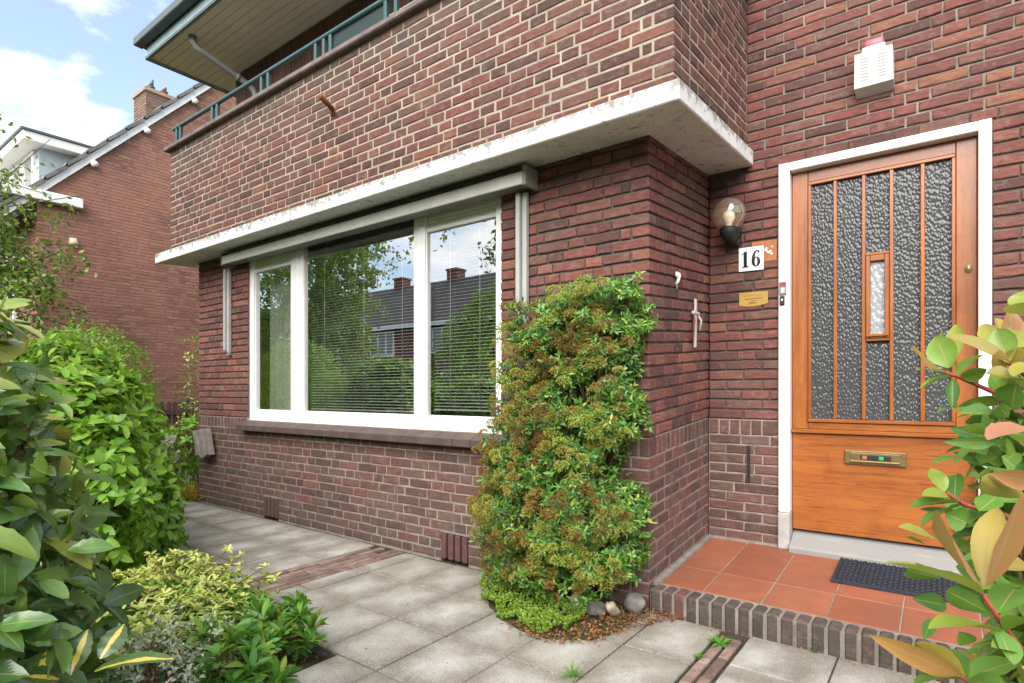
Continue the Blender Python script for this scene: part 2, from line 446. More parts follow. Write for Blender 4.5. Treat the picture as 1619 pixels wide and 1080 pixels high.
M['rubber'] = m_plain("dark_rubber", (0.016, 0.021, 0.032), 0.6, var=0.3, scale=25, bump=0.3)
M['roof'] = m_plain("dark_roof_tile", (0.075, 0.068, 0.065), 0.8, var=0.35, scale=3, bump=0.4)
M['verge_tile'] = m_plain("grey_verge_tile", (0.16, 0.15, 0.145), 0.8, var=0.35, scale=5, bump=0.4)
M['panel'] = m_plain("grey_blue_panel", (0.33, 0.40, 0.44), 0.6)
M['plaster'] = m_plain("room_plaster", (0.32, 0.30, 0.27), 0.9)
M['curtain'] = m_plain("curtain_cloth", (0.55, 0.57, 0.48), 0.9, var=0.15, scale=3)
M['slat'] = m_plain("blind_slat", (0.50, 0.50, 0.47), 0.4, var=0.05)
M['bark'] = m_plain("bark_grey", (0.13, 0.10, 0.075), 0.9, var=0.4, scale=30, bump=0.6)
M['stem'] = m_plain("stem_brown", (0.16, 0.095, 0.045), 0.8, var=0.4, scale=60, bump=0.4)
M['stem_red'] = m_plain("stem_red", (0.30, 0.055, 0.035), 0.5, var=0.4, scale=60, bump=0.3)
M['rock'] = m_plain("garden_stone", (0.40, 0.33, 0.24), 0.9, var=0.35, scale=24, bump=0.5)
M['rock_grey'] = m_plain("grey_cobble", (0.19, 0.18, 0.165), 0.9, var=0.35, scale=24, bump=0.5)
M['shard'] = m_plain("terracotta_shard", (0.42, 0.15, 0.08), 0.85, var=0.3, scale=24, bump=0.3)
M['asphalt'] = m_plain("asphalt", (0.055, 0.055, 0.056), 0.9, var=0.3, scale=40, bump=0.4)
M['wood_grey'] = m_plain("weathered_board", (0.25, 0.215, 0.185), 0.9, var=0.35, scale=14, bump=0.5)
M['fence'] = m_plain("brown_fence", (0.085, 0.05, 0.042), 0.85, var=0.35, scale=8, bump=0.4)

def m_soil():
    t = NT("soil"); p = t.pos()
    c = t.mix(t.noise(p, 5, 8, 0.7), (0.035, 0.024, 0.016), (0.11, 0.08, 0.055))
    c = t.mix(t.ramp(t.noise(p, 0.15, 5), [(0.45, 0.0), (0.55, 0.8)]), c, (0.06, 0.085, 0.03))
    return t.set(c, 0.95, t.bump(t.noise(p, 60, 6, 0.7), 0.9, 0.02), spec=0.15)
M['soil'] = m_soil()

def m_terra():
    t = NT("terracotta_tile"); p = t.pos(off=t.isl())
    c = t.ramp(t.isl(), [(0.0, (0.245, 0.078, 0.040)), (1.0, (0.31, 0.108, 0.058))])
    c = t.mix(t.ramp(t.noise(p, 7, 6, 0.65), [(0.4, 0.0), (0.75, 0.6)]), c, (0.19, 0.058, 0.034))
    c = t.mix(t.ramp(t.noise(t.pos(), 30, 6, 0.7), [(0.58, 0.0), (0.78, 0.35)]), c, (0.38, 0.20, 0.14))
    c = t.mix(t.ramp(t.noise(t.pos(), 3.2, 8, 0.7), [(0.48, 0.0), (0.70, 0.55)]), c, (0.17, 0.085, 0.06))
    c = t.mix(t.ramp(t.noise(t.pos(), 70, 4, 0.7), [(0.66, 0.0), (0.72, 0.6)]), c, (0.09, 0.045, 0.03))
    return t.set(c, t.ramp(t.noise(t.pos(), 6, 5), [(0.35, 0.42), (0.7, 0.75)]), t.bump(t.noise(p, 60, 6, 0.7), 0.3, 0.004), spec=0.35)
M['terra'] = m_terra()

def m_clear(name, tint, refl):
    t = NT(name)
    tr = t.n.new('ShaderNodeBsdfTransparent'); tr.inputs[0].default_value = (*tint, 1)
    gl = t.n.new('ShaderNodeBsdfGlossy'); gl.inputs['Roughness'].default_value = 0.03
    f = facing_mix(t, refl, .95)
    mxs = t.n.new('ShaderNodeMixShader'); t.l.new(f, mxs.inputs[0]); t.l.new(tr.outputs[0], mxs.inputs[1]); t.l.new(gl.outputs[0], mxs.inputs[2])
    df = t.n.new('ShaderNodeBsdfDiffuse'); df.inputs[0].default_value = (0.75, 0.62, 0.46, 1)
    m2 = t.n.new('ShaderNodeMixShader'); m2.inputs[0].default_value = 0.13
    t.l.new(mxs.outputs[0], m2.inputs[1]); t.l.new(df.outputs[0], m2.inputs[2])
    t.l.new(m2.outputs[0], t.out.inputs[0]); return t.mat
M['globe'] = m_clear("smoked_globe_glass", (0.985, 0.93, 0.84), 0.10)

# ---------------------------------------------------------------- brickwork
KS = 0.078                       # the porch floor, the deep canopy and the courses beside them fall this much per metre towards the street
def rise(x, y, z): return (x, y, z + KS * y)

def sub_rects(L0, L1, z0, z1, holes):
    zs = sorted({z0, z1} | {min(max(h[2], z0), z1) for h in holes} | {min(max(h[3], z0), z1) for h in holes})
    out = []
    for a, b in zip(zs, zs[1:]):
        if b - a < 1e-4: continue
        mid = (a + b) / 2; iv = [(L0, L1)]
        for h in holes:
            if h[2] < mid < h[3]:
                iv = [q for (p, r) in iv for q in ((p, min(r, h[0])), (max(p, h[1]), r)) if q[1] - q[0] > 1e-3]
        out += [(p, r, a, b) for p, r in iv]
    return out

def brick(mb, u0, u1, z0, z1, to3, rng, mat, depth=0.02, ch=0.0040, jit=0.0022):
    n = 3 if u1 - u0 > 0.14 else 2
    us = [u0 + (u1 - u0) * i / n for i in range(n + 1)]
    ring = [(u, z0) for u in us] + [(u, z1) for u in reversed(us)]
    tilt = rng.uniform(-.0016, .0016); tz = rng.uniform(-.0012, .0016); off = rng.uniform(-.0015, .0012)
    def inset(u, z, c):
        return (min(max(u, u0 + c), u1 - c), min(max(z, z0 + c), z1 - c))
    jr = [(u + rng.uniform(-jit, jit), z + rng.uniform(-jit, jit)) for u, z in ring]
    um, zm = (u0 + u1) / 2, (z0 + z1) / 2
    def dd(u, z): return off + tilt * (u - um) / (u1 - u0 + .01) + tz * (z - zm) / .06
    k = len(ring)
    vs = [to3(u, z, depth) for u, z in jr] + [to3(u, z, ch * .9 + dd(u, z)) for u, z in jr]
    vs += [to3(*inset(u, z, ch + rng.uniform(0, .0015)), dd(u, z)) for u, z in jr]
    fs = [(i, (i + 1) % k, k + (i + 1) % k, k + i) for i in range(k)]
    fs += [(k + i, k + (i + 1) % k, 2 * k + (i + 1) % k, 2 * k + i) for i in range(k)]
    fs.append([2 * k + i for i in range(k)])
    mb.add(vs, fs, mat)

def lay(mb, u0, u1, courses, to3, rng, mat, holes=(), bl=.205, hl=.098, jv=.011, bed=.011, starts=None, ends=None, soldier=False, ph=.36):
    prev = []
    for ci, (z0, z1) in enumerate(courses):
        a0 = u0 if starts is None else u0 + starts[ci % 2]
        a1 = u1 if ends is None else u1 - ends[ci % 2]
        cur = []
        for (p, r, _, _) in sub_rects(a0, a1, z0 + .3 * (z1 - z0), z1 - .3 * (z1 - z0), holes):
            u = p; last = 'h'
            first = True
            while u < r - 0.012:
                if soldier: w = .0535
                else:
                    want = 'h' if (last == 's' and rng.random() < ph * 1.6) or rng.random() < ph * .25 else 's'
                    w = hl if want == 'h' else bl
                    if first and rng.random() < .6: w = hl if rng.random() < .5 else bl * rng.uniform(.6, 1)
                    if any(abs(u + w - q) < .03 for q in prev):
                        w = bl if w == hl else hl
                        if any(abs(u + w - q) < .03 for q in prev): w = (bl + hl) * .52
                    last = 'h' if w < .13 else 's'
                first = False
                e = u + w
                if r - e < .05: e = r
                zz = bed / 2 + rng.uniform(-.0008, .0008)
                brick(mb, u, min(e, r), z0 + zz, z1 - zz, to3, rng, mat)
                cur.append(e + jv / 2)
                u = e + (jv * rng.uniform(.8, 1.25) if not soldier else .0105)
        prev = cur

def core(mb, u0, u1, z0, z1, to3, mat, d0, d1, holes=()):
    for (p, r, a, b) in sub_rects(u0, u1, z0, z1, holes):
        vs = [to3(u, z, d) for d in (d0, d1) for z in (a, b) for u in (p, r)]
        mb.add(vs, [(0, 1, 3, 2), (4, 6, 7, 5), (0, 4, 5, 1), (2, 3, 7, 6), (0, 2, 6, 4), (1, 5, 7, 3)], mat)

def steps(z0, z1, n): return [(z0 + (z1 - z0) * i / n, z0 + (z1 - z0) * (i + 1) / n) for i in range(n)]

# ================================================================ GROUND
def grid(mb, x0, x1, y0, y1, z, mat=0): mb.add([(x0, y0, z), (x1, y0, z), (x1, y1, z), (x0, y1, z)], [(0, 1, 2, 3)], mat)
g = MB(); grid(g, -400, 400, -400, 400, -0.06)
tag(g.build("ground", M['soil']), kind='structure')

rng = random.Random(5)
pv = MB()
SX, SY, J = 0.338, 0.40, 0.007
def slab(x0, x1, y0, y1):
    dz = rng.uniform(-.0022, .0022); tx = rng.uniform(-.004, .004); ty = rng.uniform(-.004, .004)
    xm, ym = (x0 + x1) / 2, (y0 + y1) / 2
    j = J / 2
    pv.box(x0 + j + rng.uniform(-.0015, .0015), x1 - j, y0 + j, y1 - j + rng.uniform(-.0015, .0015), -.055, 0.0, 0,
           fn=lambda x, y, z: (x, y, z + (dz + tx * (x - xm) + ty * (y - ym) if z > -.02 else 0)), c=.0045)
rows_y = [(-.45, -.035), (-.85, -.45), (-1.25, -.85), (-1.65, -1.25), (-2.05, -1.65)]
for (ya, yb) in rows_y:
    # between the two brick strips
    x = 0.41 - SX
    while x > -1.745 - SX + .03:
        a = max(x, -1.748)
        if yb < -1.2: a = max(a, -.845)
        if a < x + SX - .02: slab(a, min(x + SX, 0.375), ya, yb)
        x -= SX
    if ya > -2 : slab(-1.745 if x < -1.745 else x, -1.62 if yb > -1.2 else -1.62, ya, yb) if False else None
    # left of the wide strip
    x = -2.075 - SX
    while x > -5.6:
        if ya > -1.3: slab(x, x + SX, ya, yb)
        x -= SX
# right of the narrow strip, in front of the step
for (ya, yb) in [(-.36, -.02), (-.76, -.36), (-1.16, -.76)]:
    x = 0.495
    while x < 2.6:
        slab(x, x + SX + .01, ya, yb); x += SX + .01
pv.build("paving", M['slab'])
tag(bpy.data.objects["paving"], kind='structure')
# lean mortar and dirt that fills the joints
jb = MB(); grid(jb, -5.7, 2.7, -1.25, 0.02, -.013); grid(jb, -.9, .6, -2.2, -1.25, -.013)
tag(jb.build("paving_bed", m_mortar("joint_dirt", (0.075, 0.062, 0.045), 0.4)), kind='structure')

st = MB()
def strip(x0, n, w, y0, y1):
    for i in range(n):
        y = y0 - rng.uniform(0, .15)
        while y > y1:
            l = .205 if rng.random() < .8 else .1
            dz = rng.uniform(-.003, .004)
            a = x0 + i * w
            st.box(a + .0055, a + w - .0055 + rng.uniform(-.002, .002), max(y - l, y1), min(y, y0), -.06, 0.001 + dz, 0, c=.004,
                   fn=lambda x, yy, z, s=rng.uniform(-.01, .01), yc=y: (x + s * (yy - yc), yy, z))
            y -= l + .006
strip(-2.065, 5, .0625, -.03, -1.3)
strip(.384, 2, .052, -.015, -2.1)
tag(st.build("brick_strip", M['brick_path']), kind='structure')

rd = MB(); grid(rd, -120, 120, -16.5, -10.5, -.05)
tag(rd.build("road", M['asphalt']), kind='structure')
pm = MB(); pm.box(-120, 120, -10.5, -8.2, -.3, .04, 0)
tag(pm.build("pavement", m_plain("far_pavement", (0.30, 0.29, 0.27), 0.9, var=0.2, scale=3)), kind='structure')

# ================================================================ THE HOUSE
house = empty("brick_house", (-2.4, 0.5, 0), "dark red brick house with white framed bay window, jutting canopy and varnished front door", "house")
rng = random.Random(11)
WIN = (-3.895, -0.953, 0.845, 2.318)           # window opening in the bay front
VENT = [(-3.625, -3.385, 0.004, 0.178), (-1.46, -1.215, 0.004, 0.178)]

front = lambda u, z, d: (u, d, z)
side = lambda u, z, d: (-d, u, z + KS * max(u, 0))
XL = -4.836
bay = MB()
base_c = steps(0.0, 0.765, 12); mid_c = steps(0.865, 2.437, 26)
ends = [.215, .105]
def corner_bricks(mb, courses, mat, xc, yc, fn, bed, sold=False, ks=True):
    for i, (a, b) in enumerate(courses):
        lx, ly = (ends[0] - .011, ends[1] - .011) if i % 2 == 0 else (ends[1] - .011, ends[0] - .011)
        o = rng.uniform(-.001, .001)
        z0, z1 = a + bed / 2, b - bed / 2
        mb.box(xc - lx, xc + o, yc + o, yc + ly, z0, z1, mat, fn=fn, c=.004)
fn_c = lambda x, y, z: (x, y, z + KS * max(y, 0))
# plinth courses: light joints
lay(bay, XL, 0, base_c, front, rng, 0, VENT, ends=ends, ph=.42, jv=.0095, bed=.0098)
corner_bricks(bay, base_c, 0, 0, 0, fn_c, .011)
lay(bay, 0, .934, base_c, side, rng, 0, starts=ends[::-1], jv=.0095, bed=.0098)
# soldier course
lay(bay, XL, -.06, [(.765, .865)], front, rng, 0, [(WIN[0] - .01, WIN[1] + .01, .7, 1)], soldier=True, bed=.010)
bay.box(-.052, 0.001, -.001, .10, .770, .860, 0, fn=fn_c, c=.004)
lay(bay, .112, .934, [(.765, .865)], side, rng, 0, soldier=True, bed=.010)
# upper courses: deep dark bed joints
lay(bay, XL, 0, mid_c, front, rng, 1, [WIN], ends=ends, jv=.007, bed=.012, ph=.34)
corner_bricks(bay, mid_c, 1, 0, 0, fn_c, .012)
lay(bay, 0, .934, mid_c, side, rng, 1, starts=ends[::-1], jv=.007, bed=.012)
core(bay, XL, 0 - .004, -.06, .865, front, 2, .004, .10, [(v[0], v[1], -.1, v[3]) for v in VENT] + [(WIN[0], WIN[1], .845, .9)])
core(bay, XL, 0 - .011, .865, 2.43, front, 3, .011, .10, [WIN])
core(bay, .101, .93, -.06, .865, side, 2, .004, .10)
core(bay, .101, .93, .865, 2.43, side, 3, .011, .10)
# left return of the bay
lside = lambda u, z, d: (XL + d, u, z)
lay(bay, .021, .934, base_c, lside, rng, 0); lay(bay, .021, .934, mid_c, lside, rng, 1, jv=.007, bed=.012)
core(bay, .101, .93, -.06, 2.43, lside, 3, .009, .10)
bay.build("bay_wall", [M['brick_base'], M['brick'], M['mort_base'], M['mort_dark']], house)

# air bricks in the plinth
for v in VENT:
    mb = MB(); n = 4; w = (v[1] - v[0]) / n
    for i in range(n):
        mb.box(v[0] + i * w + .009, v[0] + (i + 1) * w - .009, -.004, .03, v[2] + .004, v[3] - .004, 0, c=.004)
    mb.box(v[0], v[1], .032, .098, v[2] - .06, v[3] + .0, 1)
    mb.build("air_vent", [m_plain("vent_brick", (0.105, 0.052, 0.045), 0.8, var=.25, scale=14, bump=.2) if v is VENT[0] else bpy.data.materials["vent_brick"], M['black']], house)

# white concrete canopy
mb = MB()
mb.box(-5.10, .27, -.30, .932, 2.405, 2.500, 0, fn=rise, c=.006)
canopy = mb.build("canopy", M['concrete'], house)

# brick parapet of the balcony, on the canopy
par = MB(); rng = random.Random(23)
PX, PY, PL = .23, -.257, -4.86
pz = 2.405 + KS * PY + .083
par_c = steps(pz, 3.447, 16)
pfront = lambda u, z, d: (u, PY + d, z)
pside = lambda u, z, d: (PX - d, PY + u, z + KS * u)
pl = lambda u, z, d: (PL + d, PY + u, z)
fn_p = lambda x, y, z: (x, y, z + KS * (y - PY))
lay(par, PL, PX, par_c, pfront, rng, 0, ends=ends, jv=.0108, bed=.0108, ph=.40)
corner_bricks(par, par_c, 0, PX, PY, fn_p, .0108)
lay(par, 0, 1.19, par_c, pside, rng, 0, starts=ends[::-1], jv=.0108, bed=.0108)
lay(par, .021, 1.19, par_c, pl, rng, 0)
core(par, PL + .003, PX - .0035, pz - .03, 3.447, pfront, 1, .0035, .10)
core(par, .101, 1.19, pz - .03, 3.447, pside, 1, .0035, .10)
core(par, .101, 1.19, pz - .03, 3.447, pl, 1, .005, .10)
parapet = par.build("parapet", [M['brick_upper'], M['mort_light']], house)
mb = MB(); x = PL - .05
while x < PX + .03:
    e = min(x + .62, PX + .05)
    mb.box(x + .002, e - .002, PY - .045, PY + .16, 3.449, 3.492, 0, c=.008); x = e
mb.box(PX - .16, PX + .05, PY + .163, .93, 3.452, 3.494, 0, fn=fn_p, c=.008)
mb.build("coping", M['coping'], parapet)

# wall of the entrance
ent = MB(); rng = random.Random(31)
EY = .934
efr = lambda u, z, d: (u, EY + d, z)
DF = (.410, 1.388, .10, 2.449)
low_c = steps(.185, .835, 11); up_c = steps(.932, 5.10, 69)
lay(ent, .004, 2.9, low_c, efr, rng, 0, [DF], jv=.0095, bed=.0098)
lay(ent, .004, 2.9, [(.835, .932)], efr, rng, 0, [DF], soldier=True, bed=.010)
lay(ent, .004, 2.9, [c for c in up_c if c[1] < 2.5], efr, rng, 1, [DF], jv=.008, bed=.012)
lay(ent, .232, 2.9, [c for c in up_c if c[1] >= 2.5], efr, rng, 1, [DF], jv=.009, bed=.0115)
core(ent, .0, 2.9, .06, .932, efr, 2, .005, .10, [DF])
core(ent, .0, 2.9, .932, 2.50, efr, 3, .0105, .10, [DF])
core(ent, .10, 2.9, 2.50, 5.15, efr, 4, .0095, .10)
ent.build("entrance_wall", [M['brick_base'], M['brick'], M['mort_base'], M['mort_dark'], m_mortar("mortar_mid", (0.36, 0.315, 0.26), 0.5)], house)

# upper storey wall behind the balcony, with a green balcony door
uw = MB(); x = -5.954
while x < .1:
    uw.box(x + .003, x + .062, .962 + rng.uniform(0, .004), 1.02, 2.55, 5.098, 0); x += .065
uw.box(-5.95, .1, .985, 1.1, 2.4, 5.09, 1)
uw.build("upper_wall", [M['board'], M['black']], house)
mb = MB(); mb.box(-3.30, -2.35, .93, .975, 2.56, 4.70, 0, c=.004)
bd = mb.build("balcony_door", M['white'], house)
mb = MB(); mb.box(-3.18, -2.47, .915, .928, 3.2, 4.58, 0); mb.build("pane", M['teal_dark'], bd)

# main walls that close the house at the left and behind
mb = MB()
mb.box(-5.93, -5.83, 1.03, 8, -.06, 5.1, 0); mb.box(-5.83, 2.9, 7.9, 8, -.06, 5.1, 0); mb.box(2.8, 2.9, 1.04, 7.9, -.06, 5.1, 0)
mb.box(-5.93, -4.75, .95, 1.02, -.06, 2.54, 0)
mb.build("rear_wall", M['brick_far'], house)

# roof overhang: boards, fascia, gutter
rf = MB()
rf.box(-6.40, 3.1, .17, 8.4, 5.145, 5.20, 0)
sl = [(-6.53, .03), (3.1, .03), (3.1, 8.5), (-6.53, 8.5)]
rf.add([(-6.50, .06, 5.30), (3.1, .06, 5.30), (3.1, 8.5, 5.30), (-6.50, 8.5, 5.30), (-4.0, 4.2, 7.6), (3.1, 4.2, 7.6)], [(0, 1, 5, 4), (2, 3, 4, 5), (3, 0, 4), (0, 3, 2, 1)], 0)
roof = rf.build("roof", M['roof'], house)
mb = MB(); y = .162
while y < 8.3:
    mb.box(-6.40, 3.1, y + .003, y + .085, 5.10 + rng.uniform(0, .002), 5.14, 0); y += .088
mb.build("soffit", M['cream'], roof)
mb = MB()
mb.box(-6.43, 3.1, .130, .158, 5.085, 5.24, 0, c=.004); mb.box(-6.435, -6.403, .16, 8.4, 5.085, 5.24, 0, c=.004)
mb.build("fascia", m_plain("grey_teal_fascia", (0.26, 0.36, 0.38), 0.45), roof)
mb = MB()
mb.box(-6.44, 3.1, .118, .1285, 5.082, 5.112, 0); mb.box(-6.452, -6.4365, .118, 8.4, 5.082, 5.112, 0)
mb.box(-6.54, 3.1, .02, .126, 5.235, 5.33, 0, c=.01); mb.box(-6.54, -6.44, .13, 8.4, 5.245, 5.33, 0, c=.01)
mb.build("gutter", M['gutter'], roof)
mb = MB()
P = [(-5.548, .26, 5.14), (-5.548, .26, 5.05), (-5.535, .30, 4.985), (-5.50, .37, 4.945), (-5.42, .70, 4.80), (-5.365, .84, 4.72), (-5.345, .88, 4.66), (-5.340, .89, 4.58), (-5.340, .89, 2.52)]
mb.tube(P, .036, 14); mb.tube([P[4], (-5.405, .735, 4.785)], .042, 14); mb.tube([(-5.34, .89, 4.60), (-5.34, .89, 4.53)], .042, 14)
mb.tube([P[0], (-5.548, .26, 5.085)], .044, 14)
mb.build("downpipe", M['pipe'], house)
mb = MB(); mb.box(-5.20, -4.845, .25, .55, 2.18, 2.27, 0, c=.01); mb.box(-5.22, -4.845, .23, .57, 2.272, 2.29, 1)
mb.build("side_ledge", [M['teal_dark'], M['white']], house)

# ---------------- window
FY = .024
wf = MB()
def fr(x0, x1, z0, z1, y0=FY, y1=.085, mat=0, c=.004): wf.box(x0, x1, y0, y1, z0, z1, mat, c=c)
fr(-3.905, -3.826, .84, 2.325); fr(-3.238, -3.140, .936, 2.318, FY + .001); fr(-3.139, -3.072, .936, 2.318, FY + .004)
fr(-1.742, -1.688, .936, 2.318, FY + .004); fr(-1.687, -1.631, .936, 2.318, FY + .001); fr(-1.013, -.943, .84, 2.325)
fr(-3.8255, -1.0135, .84, .9355, FY + .002); fr(-3.8255, -1.0135, 2.319, 2.36, FY + .002)
for a, b in ((-3.8255, -3.2385), (-3.0715, -1.7425), (-1.6305, -1.0135)):   # inner beads
    fr(a, a + .006, .936, 2.318, .040, .08, c=.002); fr(b - .006, b, .936, 2.318, .040, .08, c=.002); fr(a + .0065, b - .0065, .936, .944, .040, .08, c=.002)
win = wf.build("window", M['white'], house)
for a, b, top in ((-3.82, -3.2445, 2.185), (-3.0655, -1.7485, 2.318), (-1.6245, -1.0195, 2.185)):
    mb = MB(); mb.box(a, b,   .055, .061, .944, top, 0); mb.build("pane", M['glass'], win)
for a, b in ((-3.819, -3.2455), (-1.6235, -1.0205)):
    mb = MB(); mb.box(a, b, .034, .075, 2.186, 2.214, 0, c=.004)
    for k in range(4): mb.box(a, b, .046 + .002 * (k % 2), .075, 2.216 + k * .026, 2.240 + k * .026, 1, c=.004)
    mb.build("vent_grille", [M['white'], M['cream']], win)
mb = MB(); x = -3.95; k = 0
while x < -.90:
    e = min(x + .157, -.89)
    mb.box(x + .0015, e - .0015, -.085 + rng.uniform(-.001, .001), .02, .777, .828, 0, fn=lambda x, y, z: (x, y, z - (.02 if y < -.03 else 0) + (.016 if y > 0 and z > .8 else 0)), c=.004)
    x = e; k += 1
mb.build("window_sill", M['sill'], house)

# room behind the window
rm = MB()
rm.box(-4.7, -.12, 3.4, 3.5, .05, 2.36, 0); rm.box(-4.72, -4.702, .12, 3.4, .05, 2.36, 0); rm.box(-.118, -.10, .12, 3.4, .05, 2.36, 0)
rm.box(-4.7, -.12, .12, 3.4, .02, .048, 1); rm.box(-4.7, -.12, .12, 3.4, 2.362, 2.385, 0)
rm.box(-3.9, -.95, .102, .30, .80, .925, 0)
rm.build("room", [M['plaster'], M['board']], house)
cu = MB()
def curtain(x0, x1, z0, z1, y, amp, fold):
    n = int((x1 - x0) / .008); vs = []; fs = []
    for i in range(n + 1):
        x = x0 + (x1 - x0) * i / n
        yy = y + amp * math.sin(x * 2 * math.pi / fold) + amp * .4 * math.sin(x * 2 * math.pi / fold * 2.3 + 1)
        vs += [(x, yy, z0), (x, yy + .006, z1)]
    for i in range(n): fs.append((2 * i, 2 * i + 2, 2 * i + 3, 2 * i + 1))
    cu.add(vs, fs, 0, True)
curtain(-3.87, -3.32, .90, 2.34, .22, .022, .085)
cu.build("curtain", M['curtain'], win)
for (a, b, zb, cords) in ((-3.06, -1.75, .965, (-2.86, -2.36, -1.93)), (-1.615, -1.03, .985, (-1.46, -1.20))):
    mb = MB(); z = zb + .02
    while z < 2.30:
        t = rng.uniform(-.0006, .0006)
        mb.add([(a, .100, z - .0058 + t), (b, .100, z - .0058 - t), (b, .112, z), (a, .112, z), (a, .124, z + .0015), (b, .124, z + .0015)], [(0, 1, 2, 3), (3, 2, 5, 4)], 0, True)
        z += .0225
    mb.box(a, b, .098, .126, zb - .012, zb, 0, c=.002)
    for c in cords: mb.tube([(c, .097, zb), (c, .097, 2.33)], .0028, 5); mb.tube([(c + .012, .127, zb), (c + .012, .127, 2.33)], .0009, 4)
    mb.build("blind", M['slat'], win)

# ---------------- front door
df = MB()
def fbox(x0, x1, z0, z1, y0, y1, mat=0): df.box(x0, x1, y0, y1, z0, z1, mat, c=.004)
fbox(.414, .474, .392, 2.445, .915, 1.02); fbox(1.333, 1.385, .392, 2.445, .915, 1.02); fbox(.4745, 1.3325, 2.396, 2.445, .917, 1.02)
dfo = df.build("door_frame", M['white'], house)
for a, b in ((.412, .475), (1.332, 1.387)):
    mb = MB(); mb.box(a, b, .910, 1.02, .12, .390, 0, c=.004); mb.build("plinth_block", M['plinth'], dfo)
mb = MB(); mb.box(.4755, 1.3315, .86, 1.04, .12, .285, 0, fn=lambda x, y, z: (x, y, z - (.075 if (y < .93 and z > .2) else 0)), c=.008); mb.build("threshold", M['stone'], dfo)
DY = .975
dl = MB()
def wb(x0, x1, z0, z1, y0=DY, y1=1.02, mat=0, c=.003): dl.box(x0, x1, y0, y1, z0, z1, mat, c=c)
wb(.478, .562, .885, 2.392); wb(1.246, 1.330, .885, 2.392)
wb(.5625, 1.2455, 2.325, 2.392, DY + .0012, mat=1); wb(.5625, 1.2455, .885, .925, DY + .0012, mat=1)
# moulded bead round the lights
wb(.563, .580, .945, 2.305, DY - .006); wb(1.228, 1.245, .945, 2.305, DY - .006)
wb(.563, 1.245, 2.3055, 2.3245, DY - .006, mat=1); wb(.563, 1.245, .9255, .9445, DY - .010, mat=1)
for c in (.702, .841, .970, 1.107): wb(c - .0095, c + .0095, .945, 2.305, DY - .003)
wb(.8505, .9605, 1.853, 1.868, DY - .008, mat=1); wb(.8505, .9605, 1.380, 1.394, DY - .008, mat=1)
# drip moulding and flush lower panel
wb(.476, 1.332, .862, .8845, DY - .016, mat=1); wb(.478, 1.330, .292, .8615, DY + .004, mat=1)
door = dl.build("front_door", [M['wood_v'], M['wood_h']], house)
for a, b, z0, z1 in ((.580, .6925, .9445, 2.3055), (.7115, .8315, .9445, 2.3055), (.8505, .9605, 1.868, 2.3055), (.8505, .9605, .9445, 1.380), (.9795, 1.0975, .9445, 2.3055), (1.1165, 1.228, .9445, 2.3055)):
    mb = MB(); mb.box(a, b, .992, .998, z0, z1, 0); mb.build("glass_panel", M['pebble'], door)
mb = MB()
for x0, x1, z0, z1, m in ((.8515, .872, 1.395, 1.852, 0), (.939, .9595, 1.395, 1.852, 0), (.8725, .9385, 1.820, 1.852, 1), (.8725, .9385, 1.395, 1.420, 1)):
    mb.box(x0, x1, DY - .012, 1.0, z0, z1, m, c=.003)
mb.box(.853, .958, DY - .022, DY - .0125, 1.405, 1.416, 1, c=.002)
ht = mb.build("hatch", [M['wood_v'], M['wood_h']], door)
mb = MB(); mb.box(.8725, .9385, .984, .990, 1.420, 1.820, 0); hp = mb.build("hatch_pane", M['frost'], door)
mb = MB(); mb.box(.749, 1.038, DY - .010, DY + .002, .697, .775, 0, c=.004); mb.box(.775, 1.012, DY - .022, DY - .0105, .708, .722, 0, c=.004)
mb.box(.778, 1.009, DY - .0125, DY - .0105, .725, .762, 0)
for i, m in enumerate((1, 2, 2, 3, 2)):
    mb.box(.835 + i * .026, .857 + i * .026, DY - .0155, DY - .013, .728, .748, m)
mb.box(.826, .968, DY - .0148, DY - .0128, .7245, .752, 2)
mb.build("letterbox", [M['brass'], M['orange'], M['black'], M['green']], door, bevel=.001)
mb = MB(); mb.tube([(1.297, DY + .002, 1.727), (1.297, DY - .010, 1.727)], [.016, .014], 20); mb.tube([(1.297, DY - .0095, 1.727), (1.297, DY - .013, 1.727)], .009, 16)
for v in range(len(mb.v)): x, y, z = mb.v[v]; mb.v[v] = (x, y, 1.727 + (z - 1.727) * 1.35)
mb.build("door_lock", m_plain("pale_brass_lock", (0.55, 0.45, 0.28), 0.3, 0.7), door)
mb = MB(); mb.box(.478, 1.33, 1.03, 1.05, .29, 2.39, 0); mb.build("door_backing", M['black'], door)
# worn upright slot in the entrance wall
mb = MB(); mb.box(.236, .250, .922, .936, .552, .772, 0); mb.build("wall_slot", M['black'], house)

# ---------------- porch
mb = MB(); rng = random.Random(8)
FZ = .110
xs = [.028, .242, .514, .783, 1.05, 1.32, 1.59, 1.86]
for (ya, yb) in ((.082, .362), (.362, .930)):
    for a, b in zip(xs, xs[1:]):
        mb.box(a + .003, b - .003, ya + .003, yb - .003, FZ - .02, FZ + rng.uniform(-.0006, .0006), 0, fn=rise, c=.0025)
mb.box(.012, 1.87, .080, .932, -.06, FZ - .0035, 1, fn=rise)
porch = mb.build("porch_floor", [M['terra'], M['grout']], house)
mb = MB(); x = .012; 
while x < 1.87:
    d = rng.uniform(-.002, .002)
    mb.box(x + .0025, x + .0555, -.022 + d, .080, -.05, FZ + .004 + rng.uniform(-.002, .002), 0, c=.010); x += .0605
mb.box(.014, 1.872, -.016, .079, -.05, FZ - .004, 1)
mb.build("porch_step", [M['brick_step'], M['mort_step']], house)
# roof side trim: mortar fillet where the side wall meets the tiles
mb = MB(); mb.box(-.001, .030, .06, .93, FZ - .01, FZ + .012, 0, fn=rise); mb.box(.031, .409, .915, .9325, FZ - .01, FZ + .012, 0, fn=rise)
mb.build("mortar_fillet", M['grout'], house)

